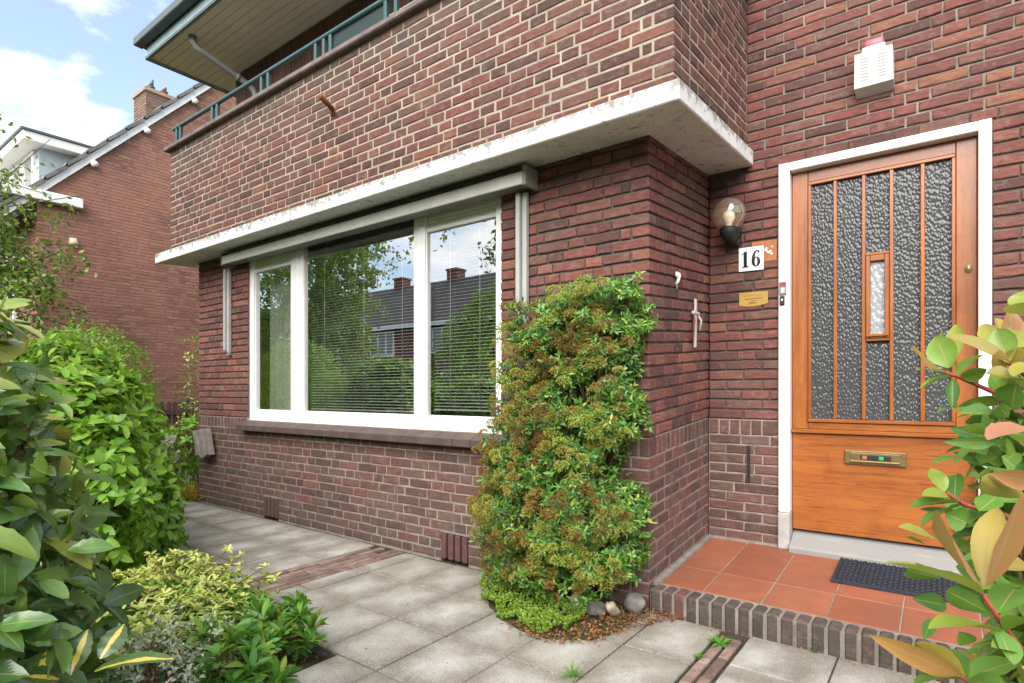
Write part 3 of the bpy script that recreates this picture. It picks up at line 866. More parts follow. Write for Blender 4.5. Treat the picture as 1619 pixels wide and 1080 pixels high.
# ================================================================ THINGS ON THE WALLS
# sunshade cassette and its side rails
aw = empty("sunshade", (-2.4, 0, 2.3), "closed grey aluminium sunshade box above the bay window with two side rails", "sunshade")
mb = MB()
mb.box(-4.10, -.70, -.130, -.118, 2.272, 2.346, 0, c=.004)
mb.box(-4.10, -.70, -.1175, -.006, 2.335, 2.349, 1); mb.box(-4.10, -.70, -.116, -.006, 2.285, 2.30, 1)
mb.box(-4.098, -.702, -.128, -.01, 2.3495, 2.372, 2)
mb.build("cassette", [M['alu'], M['alu_dark'], M['black']], aw)
for a, b in ((-4.112, -4.1005), (-.6995, -.676)):
    mb = MB(); mb.box(a, b, -.134, -.004, 2.262, 2.378, 0, c=.004); mb.build("end_cap", M['alu_dark'], aw)
for a, zb in ((-4.235, 1.49), (-.806, 1.49)):
    mb = MB()
    mb.box(a, a + .028, -.052, -.004, zb, 2.262, 0, c=.003); mb.box(a + .036, a + .066, -.034, -.004, zb - .02, 2.262, 0, c=.003); mb.box(a + .0285, a + .0355, -.02, -.004, zb, 2.262, 1)
    if a < -4: mb.box(a + .03, a + .066, -.03, -.006, zb - .045, zb - .021, 1)
    mb.build("side_rail", [M['rail_grey'], M['alu_dark']], aw)

# balcony railing
rl = empty("balcony_railing", (-2.4, -.2, 3.49), "low teal tube railing on paired posts along the balcony coping", "railing")
mb = MB(); mb.tube([(-5.02 + .1, -.2, 3.705), (.15, -.2, 3.705)], .019, 12); mb.tube([(.15, -.2, 3.705), (.15, .92, 3.775)], .019, 12)
mb.build("top_rail", M['teal'], rl)
for x in (-4.84, -4.76, -4.12, -4.03, -3.29, -3.19, -2.54, -2.44, -2.36, -1.76, -1.66, -.92, -.82, -.1, 0.0):
    mb = MB(); mb.box(x - .014, x + .014, -.214, -.186, 3.493, 3.692, 0, c=.003); mb.build("post", M['teal'], rl)
mb = MB(); mb.box(-2.335, -1.78, -.196, -.180, 3.494, 3.683, 0); mb.build("panel", M['teal_dark'], rl)

mb = MB(); mb.tube([(-2.262, -.24, 3.085), (-2.235, -.30, 3.10), (-2.20, -.40, 3.117)], [.017, .017, .019], 12); mb.tube([(-2.265, -.262, 3.083), (-2.262, -.246, 3.085)], .032, 14)
tag(mb.build("flag_holder", M['rust']), "short rusty iron pipe stub sticking out of the brick parapet", "flag holder")

# alarm siren
al = empty("alarm_box", (.9, EY, 2.8), "white louvred alarm box with a pink lamp high on the wall above the door", "alarm box")
mb = MB()
ax = lambda a, b, d: (a, EY - d, b)
mb.add([(.812, EY - .001, 2.715), (.985, EY - .001, 2.715), (.985, EY - .001, 2.905), (.812, EY - .001, 2.905),
        (.806, EY - .072, 2.742), (.986, EY - .072, 2.742), (.982, EY - .092, 2.918), (.810, EY - .092, 2.918)],
       [(0, 1, 5, 4), (2, 3, 7, 6), (1, 2, 6, 5), (3, 0, 4, 7), (4, 5, 6, 7), (0, 3, 2, 1)], 0)
mb.box(.842, .950, EY - .080, EY - .004, 2.895, 2.952, 0, c=.005)
for cx in (.855, .935):
    for k in range(8):
        z = 2.775 + k * .0155; d = .0725 + (z - 2.742) / .176 * .020
        mb.box(cx - .020, cx + .020, EY - d - .0012, EY - d + .004, z, z + .0042, 1)
mb.build("casing", [M['alarm'], M['alu_dark']], al, bevel=.003)
mb = MB(); mb.tube([(.855, EY - .045, 2.965), (.862, EY - .045, 2.965), (.932, EY - .045, 2.965), (.94, EY - .045, 2.965)], [.018, .030, .030, .018], 16); mb.build("lamp", M['pink'], al)

# globe lamp
lp = empty("wall_lamp", (.18, EY, 2.06), "globe wall lamp of smoked glass on a black bracket beside the number plate", "lamp")
gc = (.158, .812, 2.172)
mb = MB(); mb.sphere(gc, .098, 32, 20); mb.build("globe", M['globe'], lp)
mb = MB(); mb.tube([(.158, .812, 2.088), (.158, .812, 2.105), (.158, .812, 2.12), (.158, .812, 2.15), (.158, .812, 2.175), (.158, .812, 2.19)], [.018, .018, .023, .038, .034, .012], 16)
mb.sphere((.158, .812, 2.160), .036, 16, 10); mb.build("bulb", M['bulb'], lp)
mb = MB(); mb.tube([(.158, .812, 2.092), (.158, .812, 2.078), (.158, .815, 2.058), (.16, .83, 2.045), (.162, .84, 2.025)], [.050, .054, .050, .044, .030], 20)
mb.box(.128, .205, .862, .932, 2.00, 2.115, 0, c=.012); mb.tube([(.16, .83, 2.055), (.165, .875, 2.05)], [.042, .046], 16)
mb.build("bracket", M['black'], lp)

# house number
nb = empty("number_plate", (.257, EY, 1.91), "white enamel house number plate reading 16", "number plate")
mb = MB()
pn = 8; pts = []
def bulge(a, b): return .004 + .007 * (1 - ((a - .257) / .072) ** 2) * (1 - ((b - 1.913) / .072) ** 2)
vs = []; fs = []
for j in range(pn + 1):
    for i in range(pn + 1):
        a = .185 + .144 * i / pn; b = 1.841 + .144 * j / pn
        vs.append((a, EY - bulge(a, b), b - .02 * (a - .257)))
for j in range(pn):
    for i in range(pn):
        q = j * (pn + 1) + i; fs.append((q, q + 1, q + pn + 2, q + pn + 1))
mb.add(vs, fs, 0, True); mb.box(.186, .328, EY - .0035, EY + .001, 1.842, 1.984, 0)
mb.build("plate", M['white'], nb)
def glyph(strips, ox, oz, w, h):
    mb = MB()
    for k, (L, Rr) in enumerate(strips):
        n = len(L)
        f3 = lambda p, k=k: (ox + p[0] * w, EY - bulge(ox + p[0] * w, oz + p[1] * h) - .0012 - .0004 * k, oz + p[1] * h)
        mb.add([f3(p) for p in L] + [f3(p) for p in Rr], [(i, i + 1, n + i + 1, n + i) for i in range(n - 1)])
    return mb
def lerp_rows(a, b, n): return [(a[0] + (b[0] - a[0]) * i / n, a[1] + (b[1] - a[1]) * i / n) for i in range(n + 1)]
one = [(lerp_rows((.28, .04), (.28, .97), 8), lerp_rows((.72, .04), (.72, 1.0), 8)), ([(.10, .0), (.92, .0)], [(.10, .06), (.92, .06)]), ([(.02, .76), (.36, .90)], [(.02, .82), (.50, 1.0)])]
glyph(one, .203, 1.863, .044, .098).build("numeral", M['ink'], nb)
bo = [(.5 + .5 * math.cos(t), .30 + .30 * math.sin(t)) for t in [2 * math.pi * i / 28 for i in range(29)]]
bi = [(.5 + .14 * math.cos(t), .30 + .24 * math.sin(t)) for t in [2 * math.pi * i / 28 for i in range(29)]]
ao = [(0, .30), (.01, .45), (.05, .62), (.14, .78), (.28, .91), (.46, .985), (.66, 1.0), (.84, .96), (.95, .87)]
ai = [(.36, .30), (.36, .45), (.38, .60), (.42, .72), (.48, .83), (.55, .90), (.63, .93), (.68, .88), (.70, .77)]
glyph([(bo, bi), (ao, ai)], .262, 1.862, .050, .100).build("numeral", M['ink'], nb)

op = empty("orange_plaque", (.35, EY, 1.95), "orange glazed tile with white marks, half hidden behind the house number", "plaque")
mb = MB(); mb.box(.262, .402, EY - .0025, EY + .001, 1.888, 2.012, 0, fn=lambda x, y, z: (x, y, z - .03 * (x - .33))); mb.build("tile", M['orange'], op)
mb = MB(); r2 = random.Random(3)
for k in range(16):
    a = r2.uniform(.334, .392); b = r2.uniform(1.918, 1.975); s = r2.uniform(.003, .007)
    mb.prism([(a + s * math.cos(t) * r2.uniform(.6, 1.3), b + s * math.sin(t) * r2.uniform(.6, 1.3)) for t in [i * 1.05 for i in range(6)]], lambda a, b, d, k=k: (a, EY - .0025 - d, b), -.0002, .0009 + .0001 * k)
mb.build("marking", M['white2'], op)

bp = empty("name_plate", (.27, EY, 1.66), "small yellow brass name plate under the number 16", "name plate")
mb = MB(); poly = [(.187, 1.712), (.187, 1.632), (.21, 1.627), (.24, 1.623), (.27, 1.622), (.30, 1.624), (.33, 1.629), (.353, 1.636), (.353, 1.706)]
mb.prism(poly, lambda a, b, d: (a, EY - d, b), -.002, .005); mb.build("plate", M['brass_y'], bp)
mb = MB()
for z, a, b, h in ((1.688, .215, .325, .0022), (1.668, .222, .322, .0065), (1.655, .252, .285, .004), (1.643, .245, .290, .006)):
    x = a
    while x < b:
        w = r2.uniform(.003, .009); mb.box(x, min(x + w, b), EY - .0058, EY - .0048, z - h / 2, z + h / 2, 0); x += w + r2.uniform(.0015, .004)
mb.build("lettering", m_plain("faded_ink", (0.13, 0.075, 0.02), .5), bp)

db = empty("door_bell", (.44, .915, 1.68), "dark door bell with two small buttons on the white frame", "door bell")
mb = MB(); mb.box(.421, .459, .905, .914, 1.672, 1.748, 0, c=.002); mb.box(.424, .456, .9035, .905, 1.722, 1.744, 1); mb.box(.430, .450, .9035, .905, 1.684, 1.712, 2); mb.build("upper_plate", [M['alu_dark'], M['red'], M['alu']], db)
mb = MB(); mb.box(.424, .450, .902, .914, 1.612, 1.664, 0, c=.003); mb.box(.432, .442, .900, .902, 1.636, 1.648, 1); mb.build("lower_plate", [M['black'], M['white']], db)

# small things on the side wall of the bay
mb = MB()
for dy in (-.018, .016): mb.sphere((.013, .366 + dy, 1.752), .014, 12, 8, 0, (.7, .8, 1.2))
mb.tube([(.0, .366, 1.70), (.012, .366, 1.715), (.02, .366, 1.745)], .009, 8); mb.tube([(.004, .368, 1.705), (.006, .37, 1.672)], .005, 6, 1)
tag(mb.build("wall_hook", [M['white2'], M['alu_dark']]), "small white porcelain hook on the brick side wall", "hook")
kn = empty("wall_ornament", (0, .64, 1.5), "white peeling dagger shaped iron ornament on the brick side wall", "ornament")
pm_ = m_white("peeling_white_iron", (0.50, 0.48, 0.455), .95, .7)
mb = MB(); mb.box(.006, .020, .622, .662, 1.365, 1.575, 0, fn=lambda x, y, z: (x, .642 + (y - .642) * min(1, .35 + (z - 1.36) * 4), z), c=.003); mb.build("blade", pm_, kn)
mb = MB(); mb.box(.004, .026, .598, .690, 1.560, 1.580, 0, c=.004); mb.box(.008, .022, .63, .654, 1.578, 1.655, 0, c=.004); mb.tube([(.014, .680, 1.565), (.03, .698, 1.53), (.02, .700, 1.47)], .007, 8); mb.tube([(.014, .608, 1.565), (.026, .596, 1.52), (.014, .594, 1.40)], .006, 8, 1)
mb.build("hilt", [pm_, M['rust']], kn)

# ribbed board hung on the left corner
mb = MB(); vs = []; fs = []
n = 24; Xa = Vector((-4.80, -.075, .712)); U = Vector((.30, -.01, .035)); D = Vector((.085, 0, -.255))
for side_ in (0, 1):
    for i in range(n + 1):
        t = i / n; rib = .016 * (abs(math.sin(t * math.pi * 2.5)) ** .5) if side_ == 0 else 0
        for s_ in (0, 1):
            p = Xa + U * t + D * s_; vs.append((p.x, p.y + (.045 if side_ else 0) - rib, p.z + (.02 * math.sin(t * 9) * s_)))
for i in range(n):
    a = 2 * i; b = 2 * (n + 1) + 2 * i
    fs += [(a, a + 1, a + 3, a + 2), (b, b + 2, b + 3, b + 1), (a, a + 2, b + 2, b), (a + 1, b + 1, b + 3, a + 3)]
fs += [(0, 2 * (n + 1), 2 * (n + 1) + 1, 1), (2 * n, 2 * n + 1, 4 * n + 3, 4 * n + 2)]
mb.add(vs, fs, 0); mb.box(-4.68, -4.60, -.032, -.002, .56, .62, 0)
tag(mb.build("hanging_roof_tile", M['wood_grey']), "weathered grey ribbed roof tile hung askew on the left wall corner", "roof tile")

# door mat
dm = empty("door_mat", (1.0, .7, .17), "dark blue rubber door mat on the terracotta tiles", "door mat")
mb = MB(); mb.box(.742, 1.34, .505, .905, FZ + .001, FZ + .010, 0, fn=rise, c=.003)
for a, b, c_, d in ((.742, 1.34, .505, .522), (.742, 1.34, .888, .905), (.742, .760, .522, .888), (1.322, 1.34, .522, .888)): mb.box(a + .001, b - .001, c_ + .001, d - .001, FZ + .0102, FZ + .016, 0, fn=rise, c=.002)
nx, ny = 26, 17
for i in range(nx):
    for j in range(ny):
        x = .764 + (1.318 - .764) * (i + .5) / nx; y = .526 + (.884 - .526) * (j + .5) / ny
        if (i + j) % 2: mb.box(x - .0095, x + .0095, y - .0045, y + .0045, FZ + .0095, FZ + .017, 0, fn=rise, c=.002)
        else: mb.box(x - .0045, x + .0045, y - .0095, y + .0095, FZ + .0095, FZ + .0155, 0, fn=rise, c=.002)
mb.build("mat", M['rubber'], dm)

# ================================================================ NEIGHBOURS
nh = empty("neighbour_house", (-12, 3, 0), "orange red brick house with a steep gable, white verge boards and a dormer", "house")
NX = -11.0; rng = random.Random(77)
nf = lambda u, z, d: (NX - d, u, z)
nfront = lambda u, z, d: (-u, .19 + d, z)
RS = 1.06; RZ0 = 4.497 - RS * .15            # roof line z = RZ0 + RS*y
RY = 4.6
def roof_z(y): return RZ0 + RS * (y if y <= RY else 2 * RY - y)
nw = MB()
i = 0; z = 0.0
while z < 8.9:
    # cut every course by the sloping roof line
    y0 = max(.19, (z + .06 - RZ0) / RS + .06); y1 = min(8.9, 2 * RY - y0)
    if y1 - y0 > .3:
        u = y0 - rng.uniform(0, .05); 
        while u < y1 - .03:
            w = .205 if rng.random() < .65 else .098
            e = min(u + w, y1); a = max(u, y0)
            if e - a > .02:
                o = rng.uniform(-.002, .002); zz = z + .005
                nw.add([nf(a, zz, o), nf(e, zz, o), nf(e, zz + .050, o), nf(a, zz + .050, o), nf(a, zz, .012), nf(e, zz, .012), nf(e, zz + .05, .012), nf(a, zz + .05, .012)],
                       [(0, 1, 2, 3), (0, 4, 5, 1), (2, 6, 7, 3), (1, 5, 6, 2), (3, 7, 4, 0)], 0)
            u = e + .011
    if z < 4.2:
        u = 11.0
        while u < 14:
            w = .205 if rng.random() < .65 else .098
            nw.box(-(u + w), -u, .188, .20, z + .005, z + .055, 0); u += w + .011
    z += .0605; i += 1
poly = [(.199, -.06), (8.99, -.06), (8.99, roof_z(8.99)), (RY, roof_z(RY) - .1), (.199, roof_z(.199) - .05)]
nw.prism(poly, lambda a, b, d: (NX - d, a, b), .007, .30, 1)
nw.box(-18, -11.3, .199, .45, -.06, 4.25, 1); nw.box(-18, -11.3, 8.7, 8.99, -.06, 4.2, 1)
nw.build("gable_wall", [M['brick_far'], M['mort_far']], nh)
mb = MB()
def roof_slab(y0, y1, lo, hi, xa, xb, mat=0):
    mb.add([(x, y, roof_z(y) + h) for x in (xa, xb) for y in (y0, y1) for h in (lo, hi)], [(0, 1, 3, 2), (4, 6, 7, 5), (0, 4, 5, 1), (2, 3, 7, 6), (1, 5, 7, 3), (0, 2, 6, 4)], mat)
y = -.35
while y < RY - .02:
    e = min(y + .30, RY)
    mb.add([(x, yy, roof_z(yy) + h + k) for x in (-18, -10.88) for (yy, k) in ((y, .035), (e + .03, 0.0)) for h in (.02, .095)], [(0, 1, 3, 2), (4, 6, 7, 5), (0, 4, 5, 1), (2, 3, 7, 6), (1, 5, 7, 3), (0, 2, 6, 4)], 0)
    y = e
roof_slab(RY, 9.3, .02, .12, -18, -10.88)
nr = mb.build("roof", M['verge_tile'], nh)
mb = MB(); roof_slab(-.25, RY, -.13, .02, -10.995, -10.93); roof_slab(RY, 9.2, -.13, .02, -10.995, -10.93)
mb.build("verge_board", M['white'], nr)
for yy in (.98, 1.83, 2.70):
    mb = MB(); mb.tube([(-10.99, yy, roof_z(yy) - .20), (-10.90, yy, roof_z(yy) - .20)], .055, 10); mb.build("purlin_end", M['white'], nr)
mb = MB(); rr = random.Random(2)
z = 5.9; 
while z < 7.20:
    for (x0, x1, y0, y1) in ((-12.30, -11.70, 2.10, 2.66),):
        u = x0
        while u < x1 - .02: e = min(u + rr.choice((.205, .098)), x1); mb.box(u, e, y0 - .002, y0 + .02, z + .005, z + .055, 0); u = e + .01
        u = y0
        while u < y1 - .02: e = min(u + rr.choice((.205, .098)), y1); mb.box(x1 - .02, x1 + .002, u, e, z + .005, z + .055, 0); u = e + .01
    z += .0605
mb.box(-12.295, -11.705, 2.105, 2.655, 5.6, 7.21, 1); mb.box(-12.33, -11.67, 2.07, 2.69, 7.211, 7.28, 1)
ch = mb.build("chimney", [m_brick("brick_chimney", [(0, (.16, .10, .075)), (1, (.27, .17, .12))]), M['mort_far']], nr)
for k, (px, py) in enumerate(((-11.85, 2.25), (-11.85, 2.50), (-12.12, 2.40))):
    mb = MB(); mb.tube([(px, py, 7.27), (px, py, 7.36), (px, py, 7.38)], [.06, .05, .08], 10); mb.tube([(px, py, 7.40), (px + .02, py + .03, 7.54 - .05 * k)], [.05, .012], 8); mb.build("chimney_pot", M['rust'] if k == 1 else M['gutter'], ch)
# dormer
mb = MB()
mb.prism([(.40, 4.78), (1.28, roof_z(1.28) - .02), (1.28, 5.50), (.40, 5.50)], lambda a, b, d: (-11.78 - d, a, b), 0, 3.0, 0)
dr = mb.build("dormer", M['panel'], nh)
mb = MB(); mb.box(-15.0, -11.55, .12, 1.20, 5.50, 5.66, 0, c=.01); mb.build("dormer_eaves", M['white2'], dr)
mb = MB(); mb.box(-15.03, -11.52, .09, 1.25, 5.662, 5.70, 0); mb.build("dormer_roof", M['gutter'], dr)
mb = MB()
for k in range(4):
    a = -12.0 - k * .72
    mb.box(a - .66, a - .58, .36, .398, 4.75, 5.48, 0); mb.box(a - .08, a, .36, .398, 4.75, 5.48, 0); mb.box(a - .58, a - .08, .362, .398, 4.75, 4.82, 0); mb.box(a - .58, a - .08, .362, .398, 5.41, 5.48, 0); mb.box(a - .58, a - .08, .385, .397, 4.82, 5.41, 1)
mb.build("window", [M['white'], M['alu_dark']], dr)
mb = MB(); mb.box(-18, -10.86, -.62, .80, 4.315, 4.485, 0, c=.012); mb.build("eaves_box", M['white'], nh)
mb = MB(); mb.box(-13.6, -12.2, .14, .186, 1.0, 3.6, 0); mb.box(-13.5, -12.3, .125, .1395, 1.1, 3.5, 1); mb.build("window", [M['white'], M['alu_dark']], nh)
mb = MB(); mb.sphere((-10.93, .675, 3.70), .07, 12, 8, 0, (1, 1, .9)); mb.box(-11.0, -10.94, .63, .72, 3.73, 3.79, 1)
tag(mb.build("outdoor_lamp", [m_plain("beige_lamp", (.62, .48, .32), .4), M['white']]), "small round beige lamp fixed to the neighbour's orange brick gable", "lamp")

fc = empty("picket_fence", (-8.4, 1.6, 0), "dark brown picket fence in front of the neighbour's gable", "fence")
r3 = random.Random(4)
for k in range(34):
    mb = MB(); y = -.1 + k * .095; h = .98 + r3.uniform(-.03, .03)
    mb.prism([(y, -.06), (y + .07, -.06), (y + .07, h - .04), (y + .035, h), (y, h - .04)], lambda a, b, d: (-8.4 + d, a, b), 0, .02)
    mb.build("picket", M['fence'], fc)
for z in (.25, .75):
    mb = MB(); mb.box(-8.38, -8.34, -.1, 3.2, z, z + .08, 0); mb.build("rail", M['fence'], fc)

# houses across the street (seen in the window panes)
oh = empty("terraced_house", (-20, -26, 0), "long brick house row across the street with a dark roof", "house")
mb = MB(); mb.box(-60, 25, -30, -22, -.06, 5.3, 0); mb.build("wall", M['brick'], oh)
mb = MB(); mb.prism([(-21.5, 5.15), (-21.5, 5.35), (-26, 8.8), (-30.5, 5.35), (-30.5, 5.15), (-26, 8.6)], lambda a, b, d: (d, a, b), -60.3, 25.3); op_roof = mb.build("roof", M['roof'], oh)
mb = MB(); mb.box(-60.3, 25.3, -21.55, -21.42, 5.05, 5.30, 0); mb.build("gutter", M['white'], op_roof)
for x in (-30.5, -25.2, -14.5, -4.0, 8.0):
    mb = MB(); mb.box(x - .45, x + .45, -26.4, -25.6, 7.8, 9.30, 0); mb.box(x - .52, x + .52, -26.47, -25.53, 9.301, 9.42, 0); mb.build("chimney", M['brick'], op_roof)
for x in (-33, -28, -23, -17, -12, -6, 0, 6):
    for z in (.7, 3.4):
        mb = MB(); mb.box(x - 1.2, x + 1.2, -22.0, -21.94, z, z + 1.6, 0); f = mb.build("window", M['white'], oh)
        mb = MB()
        for q in (-.75, 0, .75): mb.box(x + q - .3, x + q + .3, -21.94, -21.93, z + .12, z + 1.48, 0)
        mb.build("pane", M['alu_dark'], f)

# ================================================================ PLANTS
def nrm(a): return a / (np.linalg.norm(a, axis=-1, keepdims=True) + 1e-9)

def leaf_mesh(name, mats, parent, P, D, N, L, W, nseg=4, curl=.25, fold=.25, pw=.8, q=.75, ser=0.0, tone=None, midx=None, wave=0.0, petiole=.06, seed=1):
    "one mesh of many leaves; each leaf is its own island: 3 vertices across, nseg+1 along"
    rs = np.random.RandomState(seed)
    n = len(P); D = nrm(D); S = nrm(np.cross(D, N)); N = np.cross(S, D)
    L = np.broadcast_to(np.asarray(L, float), (n,)); W = np.broadcast_to(np.asarray(W, float), (n,))
    cu = np.asarray(curl) * (1 + .7 * rs.randn(n)); fo = fold * (1 + .4 * rs.randn(n)); tw = .25 * rs.randn(n)
    rows = nseg + 1; V = np.zeros((n, rows, 3, 3)); UV = np.zeros((rows, 3, 2))
    for i in range(rows):
        s = i / nseg
        w = math.sin(math.pi * min(max(s, 0.0), 1) ** pw) ** q if 0 < s < 1 else 0.0
        if i == 0: w = petiole
        if i == nseg: w = .02
        if ser and 0 < i < nseg: w *= 1 + (ser if i % 2 else -ser)
        ph = rs.rand(n) * 6.28
        for j, t in enumerate((-1, 0, 1)):
            half = W * .5 * w
            z = -cu * L * s * s + fo * half * abs(t) + wave * W * abs(t) * np.sin(ph + t * 2)
            x = t * half * np.cos(fo); a = tw * s
            V[:, i, j] = P + D * (L * s * (1 - .12 * np.abs(cu) * s))[:, None] + S * (x * np.cos(a))[:, None] + N * (z + x * np.sin(a))[:, None]
            UV[i, j] = (.5 + .5 * t, s)
    v = V.reshape(-1, 3)
    base = np.arange(n)[:, None] * (rows * 3)
    qd = []
    for i in range(nseg):
        for j in (0, 1):
            a = i * 3 + j; qd.append((a, a + 1, a + 4, a + 3))
    qd = np.array(qd)
    F = (base[:, :, None] + qd[None]).reshape(-1, 4)
    me = bpy.data.meshes.new(name)
    me.vertices.add(len(v)); me.vertices.foreach_set('co', v.astype(np.float32).ravel())
    me.loops.add(F.size); me.loops.foreach_set('vertex_index', F.astype(np.int32).ravel())
    me.polygons.add(len(F)); me.polygons.foreach_set('loop_start', np.arange(0, F.size, 4, dtype=np.int32))
    uvl = me.uv_layers.new(name="UVMap")
    uvf = np.tile(UV.reshape(-1, 2)[qd.ravel()], (n, 1)).astype(np.float32)
    me.update(calc_edges=True)
    uvl.data.foreach_set('uv', uvf.ravel())
    me.polygons.foreach_set('use_smooth', np.ones(len(F), dtype=bool))
    if not isinstance(mats, (list, tuple)): mats = [mats]
    for m in mats: me.materials.append(m)
    if midx is not None: me.polygons.foreach_set('material_index', np.repeat(np.asarray(midx), len(qd)).astype(np.int32))
    if tone is not None:
        at = me.attributes.new('tone', 'FLOAT', 'POINT')
        at.data.foreach_set('value', np.repeat(np.asarray(tone, float), rows * 3).astype(np.float32))
    me.update()
    o = bpy.data.objects.new(name, me)
    return link(o, parent)

def shell(blobs, n, rs, inner=.72, skip=.75, up_only=False):
    "points near the surface of a union of ellipsoids, with outward directions"
    C = np.array([b[0] for b in blobs], float); Rr = np.array([b[1] for b in blobs], float)
    ar = np.array([(r[0] * r[1] + r[1] * r[2] + r[0] * r[2]) for r in Rr]); ar /= ar.sum()
    P = []; O = []; tot = 0
    while tot < n:
        k = rs.choice(len(blobs), n, p=ar); d = nrm(rs.randn(n, 3))
        if up_only: d[:, 2] = np.abs(d[:, 2])
        rad = inner + (1.04 - inner) * rs.rand(n) ** .6
        p = C[k] + Rr[k] * d * rad[:, None]
        keep = np.ones(n, bool)
        for j in range(len(blobs)):
            keep &= ~((((p - C[j]) / Rr[j]) ** 2).sum(1) < skip ** 2) | (k == j)
        keep &= p[:, 2] > .01
        P.append(p[keep]); O.append(nrm(d[keep] / Rr[k][keep])); tot += keep.sum()
    return np.concatenate(P)[:n], np.concatenate(O)[:n]

def rosettes(P, O, k, rs, lo=35, hi=85, jitter=.0, up=.0):
    "k leaves round every tip: positions, directions, leaf normals"
    O = nrm(O + np.array([0, 0, up]))
    n = len(P); T = nrm(np.cross(O, rs.randn(n, 3))); B = np.cross(O, T)
    Ps = []; Ds = []; Ns = []
    for i in range(k):
        a = 2 * math.pi * (i + rs.rand(n) * .8) / k; th = np.radians(lo + (hi - lo) * rs.rand(n))
        rad = T * np.cos(a)[:, None] + B * np.sin(a)[:, None]
        D = O * np.cos(th)[:, None] + rad * np.sin(th)[:, None]
        Ns.append(nrm(O - D * (O * D).sum(1, keepdims=True) + .15 * rs.randn(n, 3))); Ds.append(D); Ps.append(P + jitter * rs.randn(n, 3))
    return np.concatenate(Ps), np.concatenate(Ds), np.concatenate(Ns)

def stems_to(mb, P, root, rs, r0, r1, k=6, sag=.0, mat=0):
    for p in P:
        b = Vector(root) + Vector((rs.uniform(-.04, .04), rs.uniform(-.04, .04), 0))
        p = Vector(p); m = b.lerp(p, .5) + Vector((rs.uniform(-.05, .05), rs.uniform(-.05, .05), .06))
        mb.tube([b, b.lerp(m, .5), m, m.lerp(p, .5), p], [r0, r0 * .8, (r0 + r1) / 2, r1 * 1.3, r1], k, mat)

GREEN = [(0.0, (.020, .065, .012)), (.35, (.035, .11, .015)), (.7, (.065, .17, .02)), (1.0, (.12, .25, .03))]
L_ = {}
L_['shrub'] = m_leaf("leaf_wall_shrub", [(0.0, (.018, .085, .016)), (.45, (.045, .17, .024)), (.78, (.12, .30, .036)), (.93, (.26, .38, .05)), (1.0, (.36, .38, .06))], trans=.18, rough=.33)
L_['bud'] = m_leaf("flower_bud", [(0.0, (.15, .058, .018)), (.45, (.26, .125, .026)), (.72, (.33, .25, .045)), (1.0, (.34, .40, .065))], rib=(.3, .16, .05), trans=.15, rough=.6, tone=True)
L_['hedge'] = m_leaf("leaf_laurel", [(0.0, (.030, .085, .024)), (.3, (.055, .145, .034)), (.6, (.11, .23, .042)), (.8, (.21, .30, .05)), (1.0, (.36, .36, .065))], rib=(.22, .28, .10), trans=.25, rough=.27, tone=True, spec=.7, spots=True)
L_['vari'] = m_leaf("leaf_variegated", [(0.0, (.022, .065, .018)), (1.0, (.045, .10, .022))], rib=(.50, .42, .10), trans=.2, rough=.28, var_c=(.55, .44, .06), spec=.6)
L_['light'] = m_leaf("leaf_light_green", [(0.0, (.07, .21, .018)), (.4, (.15, .35, .028)), (.75, (.25, .48, .045)), (1.0, (.38, .58, .08))], trans=.42, rough=.4)
L_['fine'] = m_leaf("leaf_fine_green", [(0.0, (.08, .21, .016)), (.5, (.16, .36, .027)), (1.0, (.28, .50, .05))], trans=.38, rough=.45)
L_['gold'] = m_leaf("leaf_golden", [(0.0, (.070, .20, .028)), (.35, (.16, .35, .05)), (.65, (.42, .50, .10)), (1.0, (.72, .71, .24))], rib=(.4, .42, .12), trans=.25, rough=.45, tone=True)
L_['azalea'] = m_leaf("leaf_rosette", [(0.0, (.04, .17, .026)), (.5, (.09, .30, .038)), (.88, (.19, .42, .055)), (1.0, (.46, .48, .08))], rib=(.20, .36, .08), trans=.32, rough=.33)
L_['photinia'] = m_leaf("leaf_photinia", [(0.0, (.060, .19, .034)), (.25, (.17, .33, .05)), (.55, (.30, .36, .055)), (.75, (.40, .31, .070)), (.9, (.45, .20, .070)), (1.0, (.50, .21, .14))], rib=(.42, .33, .14), trans=.30, rough=.36, tone=True, spots=True)
L_['sedum'] = m_leaf("leaf_sedum", [(0.0, (.14, .28, .03)), (.6, (.28, .45, .055)), (1.0, (.42, .54, .10))], trans=.3, rough=.5)
L_['litter'] = m_leaf("dead_leaf", [(0.0, (.09, .03, .018)), (.5, (.22, .07, .03)), (.9, (.33, .13, .05)), (1.0, (.42, .22, .10))], rib=(.15, .06, .03), trans=.1, rough=.7)
L_['tree'] = m_leaf("leaf_tree", [(0.0, (.05, .11, .022)), (.5, (.09, .20, .03)), (1.0, (.20, .32, .05))], trans=.42, rough=.42)
L_['birch'] = m_leaf("leaf_birch", [(0.0, (.035, .09, .018)), (.5, (.09, .19, .025)), (.85, (.20, .30, .04)), (1.0, (.36, .40, .08))], trans=.3, rough=.42)
L_['petal'] = m_leaf("petal_white", [(0.0, (.55, .56, .50)), (1.0, (.80, .79, .74))], rib=(.6, .6, .5), trans=.3, rough=.6)
L_['grey'] = m_leaf("leaf_pale_variegated", [(0.0, (.18, .27, .11)), (.45, (.48, .52, .34)), (1.0, (.80, .79, .66))], rib=(.3, .35, .2), trans=.2, rough=.5)
L_['yellow'] = m_leaf("leaf_yellow_grass", [(0.0, (.30, .24, .03)), (1.0, (.62, .42, .05))], rib=(.4, .3, .05), trans=.3, rough=.5)

